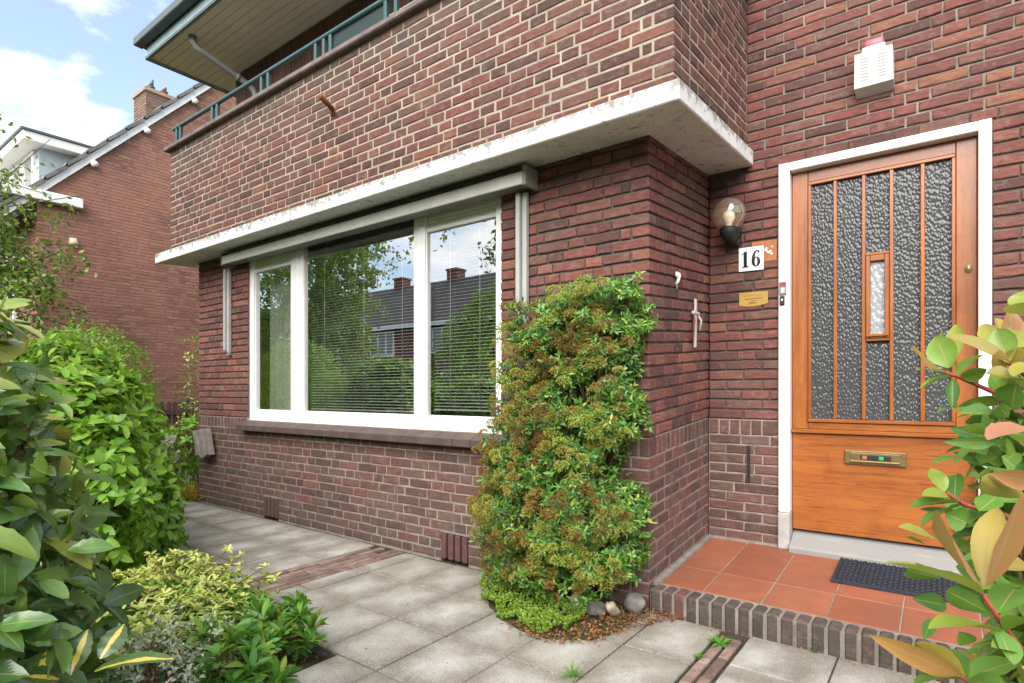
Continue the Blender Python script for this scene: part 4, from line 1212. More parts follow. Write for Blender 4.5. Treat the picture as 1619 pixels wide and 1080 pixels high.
# ---- evergreen shrub trained on the corner of the bay
def inside(poly, x, y):
    c = np.zeros(len(x), bool); n = len(poly)
    for i in range(n):
        (x1, y1), (x2, y2) = poly[i], poly[i - 1]
        c ^= ((y1 > y) != (y2 > y)) & (x < (x2 - x1) * (y - y1) / (y2 - y1 + 1e-12) + x1)
    return c
OUT = [(-.68, 1.57), (-.60, 1.60), (-.50, 1.61), (-.38, 1.66), (-.21, 1.65), (-.05, 1.65), (.03, 1.52), (.06, 1.43), (.0, 1.40), (-.02, 1.28), (-.04, 1.16), (-.01, 1.10), (.03, .89), (-.08, .835), (-.13, .72), (.02, .56),
       (.04, .40), (-.01, .24), (-.06, .13), (-.18, .10), (-.46, .06), (-.64, .05), (-.70, .15), (-.88, .24), (-1.02, .41), (-.94, .63), (-1.02, .76), (-.78, .83), (-.73, 1.03), (-.75, 1.17), (-.70, 1.32)]
rs = np.random.RandomState(4)
ws = empty("wall_shrub", (-.35, -.1, 0), "tall evergreen shrub with orange brown flower buds growing up the wall corner by the step", "shrub")
def thick(z): return np.interp(z, [0, .25, .55, .8, 1.1, 1.7], [.22, .36, .42, .34, .28, .20])
def fill(n, zs=(0.02, 1.72)):
    P = np.zeros((0, 3)); F = np.zeros(0)
    while len(P) < n:
        x = rs.uniform(-1.15, .16, n); z = rs.uniform(*zs, n); t = rs.rand(n) ** .45
        k = inside(OUT, x, z)
        cx = -.38; e = np.clip(1 - ((x - cx) / .55) ** 4, .25, 1)
        # hollows between the boughs
        h = np.array([noise.noise(Vector((a * 8, b * 9, 3.1))) for a, b in zip(x, z)])
        y = -.02 - thick(z) * e * t * np.clip(1 + 1.5 * h, .2, 1.4)
        k &= ~((h < -.14) & (t > .4))
        P = np.concatenate([P, np.stack([x, y, z], 1)[k]]); F = np.concatenate([F, h[k]])
    return P[:n], F[:n]
TP, TH = fill(2900)
# young shoots that stand out of the outline
k = rs.choice(len(TP), 110, False); sh = nrm(np.stack([(TP[k, 0] + .38) * 1.6 + .3 * rs.randn(110), -.5 - .3 * rs.rand(110), .5 * rs.rand(110)], 1))
for q in (.045, .075): TP = np.concatenate([TP, TP[k] + sh * q]); TH = np.concatenate([TH, np.full(110, -.6)])
TO = np.stack([(TP[:, 0] + .38) * 1.1, -.55 - .4 * rs.rand(len(TP)), .25 + .5 * rs.rand(len(TP))], 1) + .35 * rs.randn(len(TP), 3)
IP = np.stack([rs.uniform(-1.1, .1, 2200), rs.uniform(-.07, -.02, 2200), rs.uniform(.05, 1.66, 2200)], 1); IP = IP[inside(OUT, IP[:, 0], IP[:, 2])]
SPn = np.concatenate([TP, IP]); SO = np.concatenate([nrm(TO), np.tile([[0, -.8, .6]], (len(IP), 1)) + .4 * rs.randn(len(IP), 3)])
p, d, nn = rosettes(SPn, nrm(SO), 8, rs, 25, 95, .006)
leaf_mesh("foliage", L_['shrub'], ws, p, d, nn, rs.uniform(.018, .044, len(p)), rs.uniform(.008, .016, len(p)), 3, .3, .3, 1.25, .8, seed=2)
# flat domed heads of small buds at the tips of the outer shoots
HP = []; HC = []
order = rs.permutation(2900)
for i in order:
    x, y, z = TP[i]
    if z < .17 or any((x - q[0]) ** 2 + (z - q[2]) ** 2 < .040 ** 2 for q in HP): continue
    if noise.noise(Vector((x * 5.5, z * 6.5, 9.3))) < -.27: continue
    e = min(1, max(.25, 1 - ((x + .38) / .55) ** 4)); h = noise.noise(Vector((x * 8, z * 9, 3.1)))
    if h < -.16: continue
    yo = -.02 - thick(z) * e * min(1.3, max(.6, 1 + 1.2 * h)) - .042
    HP.append((x, yo, z)); HC.append(.60 + .9 * noise.noise(Vector((x * 4, z * 4, 2))) + .16 * rs.randn())
HP = np.array(HP); HC = np.array(HC); nb_ = 190
ho = nrm(np.stack([(HP[:, 0] + .38) * .9, np.full(len(HP), -.75), np.full(len(HP), .55)], 1) + .25 * rs.randn(len(HP), 3))
dome = nrm(rs.randn(len(HP), nb_, 3)); dome += ho[:, None] * .9; dome = nrm(dome)
bp_ = HP[:, None] + dome * (rs.uniform(.020, .037, len(HP))[:, None, None] * rs.uniform(.75, 1.1, (len(HP), nb_, 1))) * np.array([1.25, 1.0, .85])
bp_ = bp_.reshape(-1, 3); bd_ = nrm(dome.reshape(-1, 3) + .5 * rs.randn(len(bp_), 3))
leaf_mesh("flower_buds", L_['bud'], ws, bp_, bd_, nrm(rs.randn(len(bp_), 3)), rs.uniform(.006, .011, len(bp_)), rs.uniform(.004, .0065, len(bp_)), 2, .2, .5, .8, .7, tone=np.clip(np.repeat(HC, nb_) + .10 * rs.randn(len(bp_)), 0, 1), seed=3)
mb = MB()
for k in range(6):
    x = -.33 + .05 * rs.randn(); y = -.16 + .05 * rs.randn(); pts = [(x, y, -.05)]
    tx = rs.uniform(-.75, .0); tz = rs.uniform(.9, 1.5)
    for s in (.15, .35, .6, .8, 1): pts.append((x + (tx - x) * s + .03 * rs.randn(), y + (-.08 - y) * s + .02 * rs.randn(), tz * s))
    mb.tube(pts, [.016, .014, .012, .009, .006, .004], 7)
for q in TP[::5]:
    a = Vector(q); b = Vector((-.36 + (q[0] + .36) * .45, -.09, max(.05, q[2] - .22)))
    mb.tube([b, b.lerp(a, .5) + Vector((0, 0, .02)), a], [.005, .0035, .002], 5)
mb.build("stem", M['stem'], ws)

# ---- planted pocket at its foot: stonecrop, litter, stones
sb = MB(); pol = [(-.90, -.04), (-.84, -.26), (-.74, -.40), (-.55, -.54), (-.38, -.60), (-.20, -.60), (-.05, -.50), (.0, -.34), (.02, -.06), (-.02, -.005), (-.5, -.005)]
rp_ = []
for (a, b), (c_, d_) in zip(pol, pol[1:] + pol[:1]):
    for k in range(6):
        x, y = a + (c_ - a) * k / 6, b + (d_ - b) * k / 6
        q = .022 * noise.noise(Vector((x * 16, y * 16, 4))) if y < -.05 else 0
        rp_.append((x + q, y + q))
sb.prism(rp_, lambda a, b, d: (a, b, d), -.05, .006, 0)
tag(sb.build("planting_pocket", M['soil']), kind='structure')
n = 1250; q = np.stack([rs.uniform(-.93, -.14, n * 3), rs.uniform(-.63, -.12, n * 3)], 1)
sp = [(-.92, -.16), (-.87, -.30), (-.80, -.36), (-.72, -.46), (-.60, -.50), (-.52, -.57), (-.40, -.57), (-.34, -.62), (-.22, -.60), (-.17, -.50), (-.20, -.42), (-.16, -.34), (-.24, -.26), (-.40, -.20), (-.7, -.12)]
q = q[inside(sp, q[:, 0], q[:, 1])][:n]
h = np.array([.022 + .055 * max(0, noise.noise(Vector((a * 11, b * 11, 1))) + .4) for a, b in q])
SP = np.stack([q[:, 0], q[:, 1], h], 1)
p, d, nn = rosettes(np.concatenate([SP, SP - [0, 0, .010]]), np.tile([[0, -.25, 1.0]], (2 * len(SP), 1)) + .25 * rs.randn(2 * len(SP), 3), 6, rs, 20, 70, .0015)
o = leaf_mesh("stonecrop", L_['sedum'], None, p, d, nn, rs.uniform(.009, .015, len(p)), rs.uniform(.008, .0115, len(p)), 3, -.2, .5, 1.2, .5, seed=5)
tag(o, "low light green stonecrop carpet at the foot of the wall shrub", "ground cover", kind='stuff')
n = 3200; q = np.stack([rs.uniform(-.5, .22, n), rs.uniform(-.70, -.02, n)], 1)
lp_ = [(-.48, -.60), (-.30, -.66), (-.18, -.63), (-.10, -.60), (-.02, -.50), (.03, -.40), (.06, -.28), (.13, -.14), (.20, -.05), (.18, -.03), (.02, -.03), (-.12, -.05), (-.3, -.2), (-.30, -.45)]
q = q[inside(lp_, q[:, 0], q[:, 1])]
LP = np.stack([q[:, 0], q[:, 1], .009 + .016 * rs.rand(len(q))], 1); dd = np.stack([rs.randn(len(q)), rs.randn(len(q)), .25 * rs.randn(len(q))], 1)
o = leaf_mesh("leaf_litter", L_['litter'], None, LP, dd, np.tile([[0, 0, 1.0]], (len(q), 1)) + .35 * rs.randn(len(q), 3), rs.uniform(.012, .028, len(q)), rs.uniform(.005, .012, len(q)), 3, .4, .5, .9, .8, seed=6)
tag(o, "reddish brown dead leaf litter lying beside the porch step", "leaf litter", kind='stuff')

n = 150; q = np.stack([rs.uniform(-3.2, 1.1, n), -.03 - .06 * rs.rand(n) ** 2], 1); q2 = np.stack([rs.uniform(-2.2, .9, 70), rs.uniform(-1.3, -.1, 70)], 1)
q3 = np.concatenate([np.stack([rs.uniform(-2.1, .35, 110), np.where(rs.rand(110) < .5, -.45, -.85) + .006 * rs.randn(110)], 1), np.stack([.072 - .338 * rs.randint(-1, 5, 90), rs.uniform(-1.3, -.1, 90)], 1), np.stack([rs.uniform(.05, 1.3, 80), -.03 - .03 * rs.rand(80)], 1)])
q = np.concatenate([q, q2, q3]); q = q[(q[:, 0] < 0.03) | (q[:, 1] < -.028)]
LP = np.stack([q[:, 0], q[:, 1], .003 + .004 * rs.rand(len(q))], 1)
o = leaf_mesh("path_litter", L_['litter'], None, LP, nrm(rs.randn(len(q), 3) * [1, 1, .08]), np.tile([[0, 0, 1.0]], (len(q), 1)) + .2 * rs.randn(len(q), 3), rs.uniform(.004, .016, len(q)), rs.uniform(.003, .007, len(q)), 3, .3, .4, .9, .8, seed=7)
tag(o, "small dry leaf crumbs scattered over the paving and along the wall foot", "leaf litter", kind='stuff')
nm = 420; q = np.concatenate([np.stack([rs.uniform(-2.1, .35, nm), np.where(rs.rand(nm) < .5, -.45, -.85) + .004 * rs.randn(nm)], 1), np.stack([.072 - .338 * rs.randint(-1, 5, nm), rs.uniform(-1.3, -.1, nm)], 1)])
q = q[np.array([noise.noise(Vector((a * 5, b * 5, 8))) > .12 for a, b in q])]
p, d, nn = rosettes(np.stack([q[:, 0], q[:, 1], np.full(len(q), -.006)], 1), np.tile([[0, 0, 1.0]], (len(q), 1)), 5, rs, 30, 90, .003)
o = leaf_mesh("joint_moss", L_['sedum'], None, p, d, nn, rs.uniform(.005, .010, len(p)), rs.uniform(.002, .004, len(p)), 2, .3, .5, 1.2, .6, seed=8)
tag(o, "thin green moss growing in the joints of the paving slabs", "moss", kind='stuff')

def stone(name, c, size, rot, mat, label, seed):
    r = random.Random(seed); mb = MB(); n = 4; vs = {}; m = Matrix.Rotation(rot[2], 4, 'Z') @ Matrix.Rotation(rot[1], 4, 'Y') @ Matrix.Rotation(rot[0], 4, 'X')
    mb.sphere((0, 0, 0), 1, 14, 10)
    for i, v in enumerate(mb.v):
        w = Vector(v); q = 1 / (abs(w.x) ** 4 + abs(w.y) ** 4 + abs(w.z) ** 4) ** .25       # a rounded block
        w = w * q * (1 + .22 * noise.noise(w * 1.7 + Vector((seed * 7, 0, 0))) + .07 * noise.noise(w * 6 + Vector((0, seed * 5, 0))))
        w = m @ Vector((w.x * size[0], w.y * size[1], w.z * size[2])); mb.v[i] = (w.x + c[0], w.y + c[1], w.z + c[2])
    return tag(mb.build(name, mat), label, "stone", "loose stones at the foot of the wall shrub")
stone("stone", (-.270, -.265, .048), (.028, .026, .060), (.55, .25, .2), M['rock'], "upright tan stone chunk between the clay shard and the grey stone", 1)
stone("stone", (-.175, -.235, .035), (.052, .040, .022), (.5, .2, .8), M['rock_grey'], "flat grey stone slab wedged between two tan stones", 2)
stone("stone", (-.090, -.225, .046), (.026, .024, .058), (.75, -.5, .5), M['rock'], "pale tan stone chunk leaning left of the porch step", 3)
stone("stone", (-.040, -.085, .045), (.048, .042, .040), (.1, .2, .3), M['rock_grey'], "rounded grey cobble against the end of the porch step", 4)
mb = MB(); pts = []
for i in range(9):
    a = .2 + 1.5 * i / 8; pts.append((.075 * math.cos(a), .075 * math.sin(a)))
vs = []; fs = []
for k, (rr_, zz) in enumerate(((1.0, .0), (1.0, .05), (.88, .05), (.88, 0))):
    for a, b in pts: vs.append((-.385 + a * rr_ , -.36 + b * rr_ - zz * .3, .035 + zz + .012 * math.sin(a * 60) * (k in (1, 2))))
for k in range(4):
    for i in range(8): fs.append((k * 9 + i, k * 9 + i + 1, ((k + 1) % 4) * 9 + i + 1, ((k + 1) % 4) * 9 + i))
mb.add(vs, fs); tag(mb.build("pot_shard", M['shard']), "broken terracotta pot shard lying under the wall shrub", "pot shard")

# ---- weeds in the joints
def weed(x, y, s, nl, label, seed, lo=45, hi=88, w=.2):
    r = np.random.RandomState(seed)
    p, d, nn = rosettes(np.array([[x, y, .004]]), np.array([[0, 0, 1.0]]), nl, r, lo, hi)
    o = leaf_mesh("weed", L_['azalea'], None, p, d, nn, r.uniform(.5, 1.0, len(p)) * s, r.uniform(.8, 1.2, len(p)) * s * w, 6, .25, .25, 1.3, .8, .12, seed=seed)
    tag(o, label, "weed", "weeds in the paving joints")
weed(.415, -.205, .075, 17, "leafy green weed rosette growing in the narrow brick strip before the step", 1)
weed(.755, -.030, .042, 9, "small weed sprouting against the bottom of the porch step", 2)
weed(.055, -.835, .07, 26, "tuft of fine grassy weed in the paving joint at the bottom edge", 3, 20, 80, .09)
weed(.385, -.385, .035, 12, "tiny weed at the left edge of the narrow brick strip", 4, 40, 88, .25)

# ---- large leaved laurel hedge at the left, close to the camera
rs = np.random.RandomState(9)
lh = empty("laurel_hedge", (-.3, -2.3, 0), "large leaved dark green hedge shrub close by at the left edge", "hedge shrub")
HB = [((-.22, -2.56, .32), (.46, .22, .44)), ((-.30, -2.54, .74), (.46, .22, .42)), ((-.36, -2.575, 1.08), (.36, .19, .27)), ((-.80, -2.42, .62), (.45, .23, .54)), ((.02, -2.555, .36), (.26, .14, .34)), ((-.05, -2.59, .80), (.20, .12, .30))]
P, O = shell(HB, 1150, rs, .6)
p, d, nn = rosettes(P, O, 4, rs, 30, 80, .012, .25)
d = nrm(d + np.array([.35, .1, .0])); nn = nrm(nn + np.array([0, 0, .5]))
topw = np.clip((p[:, 2] - .75) * 1.6, 0, .5)
VP = np.array([[0.197, -2.439, 0.691], [0.169, -2.46, 0.685], [0.179, -2.427, 0.7], [0.181, -2.476, 0.689], [0.188, -2.496, 0.69]]); VD = np.array([[0.263, -2.364, 0.725], [0.15, -2.436, 0.743], [0.163, -2.389, 0.739], [0.192, -2.517, 0.72], [0.13, -2.489, 0.739]]) - VP
VN = np.array([[-.3, -.5, .8], [.7, -.7, 0], [.6, -.7, .1], [.3, -.6, .7], [.2, -.5, .8]], float)
hl = rs.uniform(.040, .088, len(p)); hw = hl * rs.uniform(.38, .52, len(p)); nv = len(VP)
leaf_mesh("foliage", [L_['hedge'], L_['vari']], lh, np.concatenate([p, VP]), np.concatenate([d, VD]), np.concatenate([nn, VN]), np.concatenate([hl, np.linalg.norm(VD, axis=1)]), np.concatenate([hw, np.full(nv, .036)]), 10, .22, .32, .95, .72, .05,
          tone=np.concatenate([np.clip(rs.beta(1.6, 2.4, len(p)) * .85 + topw * rs.rand(len(p)) * 1.2, 0, 1), np.zeros(nv)]), midx=np.concatenate([np.zeros(len(p), int), np.ones(nv, int)]), wave=.03, seed=8)
mb = MB(); stems_to(mb, P[::3], (-.35, -2.58, -.05), rs, .009, .003, 6)
for a in P[::2]: 
    b = Vector(a); mb.tube([b, b - Vector((.10 * rs.rand() + .05, .03 * rs.randn(), .10 * rs.rand()))], [.0022, .004], 5)
mb.build("stem", M['stem'], lh)
# ---- rounded light green bush and the finer one behind it
rs = np.random.RandomState(12)
mbsh = empty("light_green_bush", (-3.0, -1.3, 0), "bushy bright green shrub with broad leaves behind the big leaved hedge", "shrub")
B1 = [((-3.16, -1.33, .44), (.46, .35, .46)), ((-3.42, -1.38, .84), (.54, .38, .42)), ((-3.72, -1.44, 1.08), (.56, .40, .38)), ((-2.82, -1.30, .31), (.30, .26, .31)), ((-2.5, -1.62, .55), (.44, .26, .46)), ((-2.75, -1.68, .88), (.46, .28, .34))]
P, O = shell(B1, 2100, rs, .62)
p, d, nn = rosettes(P, O, 6, rs, 35, 85, .012, .3)
leaf_mesh("foliage", L_['light'], mbsh, p, d, nrm(nn + [0, 0, .4]), rs.uniform(.055, .095, len(p)), rs.uniform(.030, .047, len(p)), 5, .22, .28, 1.1, .7, seed=13)
mb = MB(); stems_to(mb, P[::10], (-3.0, -1.35, -.05), rs, .014, .004, 6); mb.build("stem", M['stem'], mbsh)
fb = empty("fine_leaved_bush", (-4.7, -.95, 0), "rounded fine leaved green bush in front of the neighbour's gable", "shrub")
B2 = [((-4.75, -.98, 1.05), (.62, .50, .62)), ((-5.1, -1.1, .6), (.7, .55, .6)), ((-4.45, -1.05, .7), (.5, .4, .55))]
P, O = shell(B2, 2600, rs, .75)
p, d, nn = rosettes(P, O, 6, rs, 30, 90, .02, .3)
leaf_mesh("foliage", L_['fine'], fb, p, d, nn, rs.uniform(.03, .05, len(p)), rs.uniform(.014, .022, len(p)), 2, .2, .25, 1.0, .8, seed=14)
mb = MB(); stems_to(mb, P[::60], (-4.75, -1.0, -.05), rs, .016, .004, 5); mb.build("stem", M['stem'], fb)

# ---- golden shrub
rs = np.random.RandomState(21)
gs = empty("golden_shrub", (-1.5, -1.55, 0), "low yellow tipped shrub spilling over the paving by the wide brick strip", "shrub")
B3 = [((-1.62, -1.42, .07), (.26, .22, .15)), ((-1.95, -1.42, .08), (.30, .24, .17)), ((-1.35, -1.62, .08), (.30, .22, .14)), ((-1.72, -1.72, .10), (.34, .26, .17)), ((-1.15, -1.85, .08), (.26, .2, .15)), ((-1.36, -1.40, .05), (.18, .18, .11))]
P, O = shell(B3, 1000, rs, .55)
tips = P[:, 2] > .15
p, d, nn = rosettes(P, O, 8, rs, 35, 92, .006, .9)
tn = np.tile(np.where(tips, .45 + .5 * rs.rand(len(P)), .02 + .36 * rs.rand(len(P))), 8)
G1 = (p, d, nn)
TPs = []
for a, b, c in ((-1.93, -1.45, .37), (-1.80, -1.38, .35), (-1.62, -1.32, .34), (-1.58, -1.28, .36), (-1.44, -1.25, .29), (-1.40, -1.22, .33), (-2.05, -1.5, .36), (-1.75, -1.6, .38), (-1.50, -1.50, .31), (-1.66, -1.3, .38)):
    for k in range(4): TPs.append((a + .02 * rs.randn(), b + .02 * rs.randn(), c - .035 * k + .01 * rs.randn()))
TPs = np.array(TPs) - [0, 0, .085]
p, d, nn = rosettes(TPs, np.tile([[0, 0, 1.0]], (len(TPs), 1)) + .15 * rs.randn(len(TPs), 3), 8, rs, 30, 80, .003)
tn = np.concatenate([tn, np.clip(.72 + .25 * rs.rand(len(p)) - (p[:, 2] < .19) * .25, 0, 1)])
p, d, nn = (np.concatenate([a, b]) for a, b in zip(G1, (p, d, nn)))
leaf_mesh("foliage", L_['gold'], gs, p, d, nn, rs.uniform(.028, .046, len(p)), rs.uniform(.012, .019, len(p)), 4, .25, .3, .95, .8, .06, tone=tn, seed=22)
mb = MB(); stems_to(mb, P[::7], (-1.6, -1.55, -.05), rs, .006, .0022, 5); stems_to(mb, TPs[::4], (-1.6, -1.5, -.03), rs, .006, .002, 5); mb.build("stem", M['stem'], gs)

# ---- rosette shrubs along the bed edge
def rosette_shrub(name, label, pts, r0, seed, ln=(.06, .095), k=11):
    rs = np.random.RandomState(seed)
    e = empty(name, (pts[0][0], pts[0][1], 0), label, "shrub", None)
    P = np.array(pts, float); O = np.tile([[0, 0, 1.0]], (len(P), 1)) + .42 * rs.randn(len(P), 3)
    p, d, nn = rosettes(np.concatenate([P, P - [0, 0, .018]]), np.concatenate([O, O]), k, rs, 30, 88, .004)
    leaf_mesh("foliage", L_['azalea'], e, p, d, nn, rs.uniform(*ln, len(p)), rs.uniform(.020, .030, len(p)), 6, .25, .3, 1.3, .7, seed=seed)
    mb = MB(); stems_to(mb, P, r0, rs, .006, .004, 5); mb.build("stem", M['stem'], e)
r4 = random.Random(6)
pts = [(-.98, -1.34, .16), (-.90, -1.33, .13), (-1.06, -1.30, .17), (-1.14, -1.34, .14), (-.94, -1.45, .12), (-1.02, -1.48, .17), (-1.10, -1.46, .18), (-.93, -1.54, .10), (-1.0, -1.60, .14), (-.86, -1.38, .09)] + [(r4.uniform(-1.15, -.88), r4.uniform(-1.62, -1.3), r4.uniform(.05, .12)) for _ in range(14)]
rosette_shrub("rosette_shrub", "low green shrub with whorled narrow leaves at the corner of the bed", pts, (-1.02, -1.45, -.03), 31)
pts = [(-.78, -1.66, .17), (-.70, -1.72, .15), (-.86, -1.70, .20), (-.74, -1.80, .22), (-.83, -1.62, .12), (-.66, -1.80, .14), (-.90, -1.78, .24), (-.72, -1.60, .07), (-.66, -1.66, .06)] + [(r4.uniform(-.95, -.66), r4.uniform(-1.85, -1.6), r4.uniform(.04, .12)) for _ in range(14)]
rosette_shrub("rosette_shrub", "low whorled green shrub at the bottom edge beside the pale variegated plant", pts, (-.8, -1.7, -.03), 32)
rs = np.random.RandomState(41)
pvp = empty("pale_variegated_plant", (-.9, -1.9, 0), "small white and cream variegated plant between the golden shrub and the hedge", "plant")
B4 = [((-.98, -1.86, .20), (.13, .12, .14)), ((-.82, -1.98, .22), (.15, .10, .13)), ((-.70, -1.95, .16), (.12, .08, .10)), ((-.92, -1.74, .19), (.11, .1, .11))]
P, O = shell(B4, 330, rs, .4)
p, d, nn = rosettes(P, O, 6, rs, 30, 90, .006, .5)
leaf_mesh("foliage", L_['grey'], pvp, p, d, nn, rs.uniform(.012, .024, len(p)), rs.uniform(.007, .012, len(p)), 3, .25, .3, 1.0, .8, seed=42)
mb = MB(); stems_to(mb, P[::6], (-.85, -1.9, -.03), rs, .004, .0015, 5); mb.build("stem", M['stem'], pvp)
# fallen leaves on the bed
n = 700; LP = np.stack([rs.uniform(-1.3, -.80, n), rs.uniform(-2.1, -1.27, n), -.045 + .03 * rs.rand(n)], 1)
sl_ = MB(); sl_.box(-6.0, -.835, -3.2, -1.262, -.2, -.045, 0); tag(sl_.build("garden_bed", M['soil']), kind='structure')
o = leaf_mesh("bed_litter", L_['litter'], None, LP, nrm(rs.randn(n, 3) * [1, 1, .2]), np.tile([[0, 0, 1.0]], (n, 1)) + .3 * rs.randn(n, 3), rs.uniform(.012, .03, n), rs.uniform(.006, .013, n), 3, .4, .4, .9, .8, seed=43)
tag(o, "brown leaf litter on the soil of the garden bed", "leaf litter", kind='stuff')

# ---- photinia at the right, close to the camera
PH = [
  ((1.22, -2.071, 0.916),(1.155, -2.22, 0.984),0.028,0.62),
  ((1.219, -2.072, 0.923),(1.185, -2.123, 0.998),0.029,0.9),
  ((1.22, -2.071, 0.925),(1.233, -2.012, 0.993),0.032,0.75),
  ((1.223, -2.07, 0.925),(1.246, -2.102, 1.015),0.034,0.95),
  ((1.225, -2.055, 0.896),(1.188, -2.121, 0.931),0.023,0.05),
  ((1.231, -2.051, 0.896),(1.255, -1.946, 0.907),0.031,0.12),
  ((1.234, -2.049, 0.878),(1.179, -2.165, 0.923),0.024,0.55),
  ((1.236, -2.047, 0.878),(1.253, -2.072, 0.905),0.026,0.2),
  ((1.231, -2.051, 0.883),(1.241, -2.081, 0.862),0.023,0.15),
  ((1.205, -2.045, 0.827),(1.148, -2.15, 0.881),0.021,0.95),
  ((1.207, -2.044, 0.827),(1.168, -2.073, 0.863),0.024,0.8),
  ((1.208, -2.043, 0.827),(1.186, -1.997, 0.839),0.028,0.1),
  ((1.21, -2.042, 0.826),(1.212, -1.952, 0.824),0.021,0.85),
  ((1.204, -2.046, 0.825),(1.169, -2.135, 0.854),0.021,0.05),
  ((1.21, -2.042, 0.825),(1.248, -2.013, 0.847),0.029,0.15),
  ((1.21, -2.042, 0.823),(1.235, -2.086, 0.844),0.023,0.1),
  ((1.191, -1.718, 1.129),(1.155, -1.795, 1.164),0.028,0.85),
  ((1.198, -1.713, 1.135),(1.181, -1.701, 1.184),0.042,0.25),
  ((1.201, -1.71, 1.136),(1.206, -1.632, 1.207),0.032,0.6),
  ((1.193, -1.717, 1.128),(1.158, -1.818, 1.131),0.017,0.1),
  ((1.201, -1.711, 1.122),(1.164, -1.814, 1.114),0.012,0.3),
  ((1.208, -1.705, 1.122),(1.236, -1.634, 1.165),0.028,0.3),
  ((1.21, -1.704, 1.122),(1.241, -1.706, 1.131),0.027,0.35),
  ((1.202, -1.71, 1.117),(1.201, -1.736, 1.076),0.025,0.0),
  ((1.199, -1.713, 1.127),(1.185, -1.598, 1.204),0.025,0.7),
  ((1.264, -1.713, 1.139),(1.209, -1.855, 1.177),0.029,0.72),
  ((1.262, -1.715, 1.143),(1.232, -1.662, 1.207),0.032,0.6),
  ((1.262, -1.715, 1.143),(1.258, -1.618, 1.219),0.033,0.88),
  ((1.264, -1.713, 1.143),(1.271, -1.658, 1.216),0.034,0.9),
  ((1.266, -1.712, 1.143),(1.281, -1.676, 1.202),0.038,0.55),
  ((1.28, -1.701, 1.204),(1.26, -1.742, 1.218),0.029,0.65),
  ((1.279, -1.703, 1.21),(1.279, -1.703, 1.239),0.038,0.55),
  ((1.272, -1.783, 1.111),(1.229, -1.89, 1.121),0.027,0.7),
  ((1.262, -1.715, 1.139),(1.25, -1.699, 1.19),0.044,0.35),
  ((1.264, -1.713, 1.139),(1.237, -1.809, 1.146),0.025,0.85),
  ((1.271, -1.708, 1.13),(1.278, -1.728, 1.16),0.037,0.75),
  ((1.281, -1.801, 1.135),(1.257, -1.868, 1.125),0.03,0.6),
  ((1.258, -1.818, 1.079),(1.259, -1.842, 1.111),0.035,0.08),
  ((1.257, -1.794, 1.068),(1.242, -1.83, 1.085),0.031,0.05),
  ((1.25, -1.799, 1.054),(1.249, -1.774, 1.082),0.032,0.06),
  ((1.237, -1.809, 1.047),(1.207, -1.881, 1.064),0.02,0.2),
  ((1.242, -1.805, 1.037),(1.2, -1.912, 1.041),0.018,0.15),
  ((1.231, -1.763, 1.077),(1.204, -1.833, 1.08),0.021,0.1),
  ((1.205, -1.757, 1.079),(1.183, -1.825, 1.083),0.013,0.05),
  ((1.245, -1.778, 1.073),(1.212, -1.853, 1.079),0.024,0.1),
  ((1.268, -1.936, 1.06),(1.224, -2.069, 1.064),0.037,0.97),
  ((1.234, -1.811, 1.021),(1.227, -1.792, 1.05),0.027,0.04),
  ((1.268, -1.811, 1.037),(1.247, -1.851, 1.052),0.03,0.1),
  ((1.208, -1.88, 0.969),(1.16, -1.967, 0.974),0.022,0.05),
  ((1.202, -1.885, 0.969),(1.202, -1.835, 1.004),0.028,0.03),
  ((1.191, -1.893, 0.981),(1.18, -1.877, 1.01),0.021,0.5),
  ((1.194, -1.891, 0.979),(1.177, -1.953, 0.99),0.017,0.5),
  ((1.213, -1.852, 1.019),(1.18, -1.926, 1.026),0.013,0.1),
  ((1.208, -1.88, 0.966),(1.168, -1.985, 0.96),0.021,0.02),
  ((1.186, -1.972, 0.939),(1.157, -2.044, 0.968),0.019,0.6),
  ((1.212, -1.903, 0.95),(1.193, -1.916, 0.96),0.032,0.15),
  ((1.176, -1.98, 0.935),(1.161, -2.015, 0.949),0.009,0.4),
  ((1.188, -1.996, 0.905),(1.155, -2.07, 0.929),0.022,0.15),
  ((1.193, -1.992, 0.877),(1.169, -2.059, 0.898),0.02,0.05),
  ((1.258, -1.968, 0.993),(1.21, -2.079, 1.024),0.027,0.78),
  ((1.261, -1.991, 1.011),(1.231, -2.063, 1.025),0.021,0.9),
  ((1.247, -1.951, 0.947),(1.232, -1.962, 0.949),0.026,0.5),
  ((1.253, -1.947, 0.935),(1.238, -2.008, 0.938),0.029,0.5),
  ((1.26, -1.967, 0.923),(1.235, -2.06, 0.947),0.022,0.8),
  ((1.236, -1.96, 0.898),(1.251, -1.948, 0.896),0.036,0.08),
  ((1.23, -1.939, 0.906),(1.202, -1.985, 0.917),0.027,0.1),
  ((1.223, -1.919, 0.919),(1.211, -1.954, 0.896),0.028,0.1),
  ((1.181, -1.976, 0.855),(1.175, -2.005, 0.842),0.013,0.0),
  ((1.216, -1.949, 0.829),(1.204, -1.959, 0.841),0.021,0.1),
  ((1.222, -1.945, 0.824),(1.219, -1.972, 0.817),0.027,0.05),
  ((1.247, -1.776, 1.017),(1.226, -1.792, 1.029),0.033,0.05),
  ((1.261, -1.816, 1.008),(1.248, -1.826, 1.022),0.034,0.05),
  ((1.235, -1.835, 0.984),(1.218, -1.848, 0.984),0.028,0.02),
  ((1.244, -1.829, 0.973),(1.225, -1.868, 0.961),0.027,0.06),
  ((1.231, -1.839, 0.949),(1.213, -1.877, 0.948),0.026,0.04),
  ((1.246, -2.015, 0.849),(1.228, -2.09, 0.881),0.025,0.3),
]
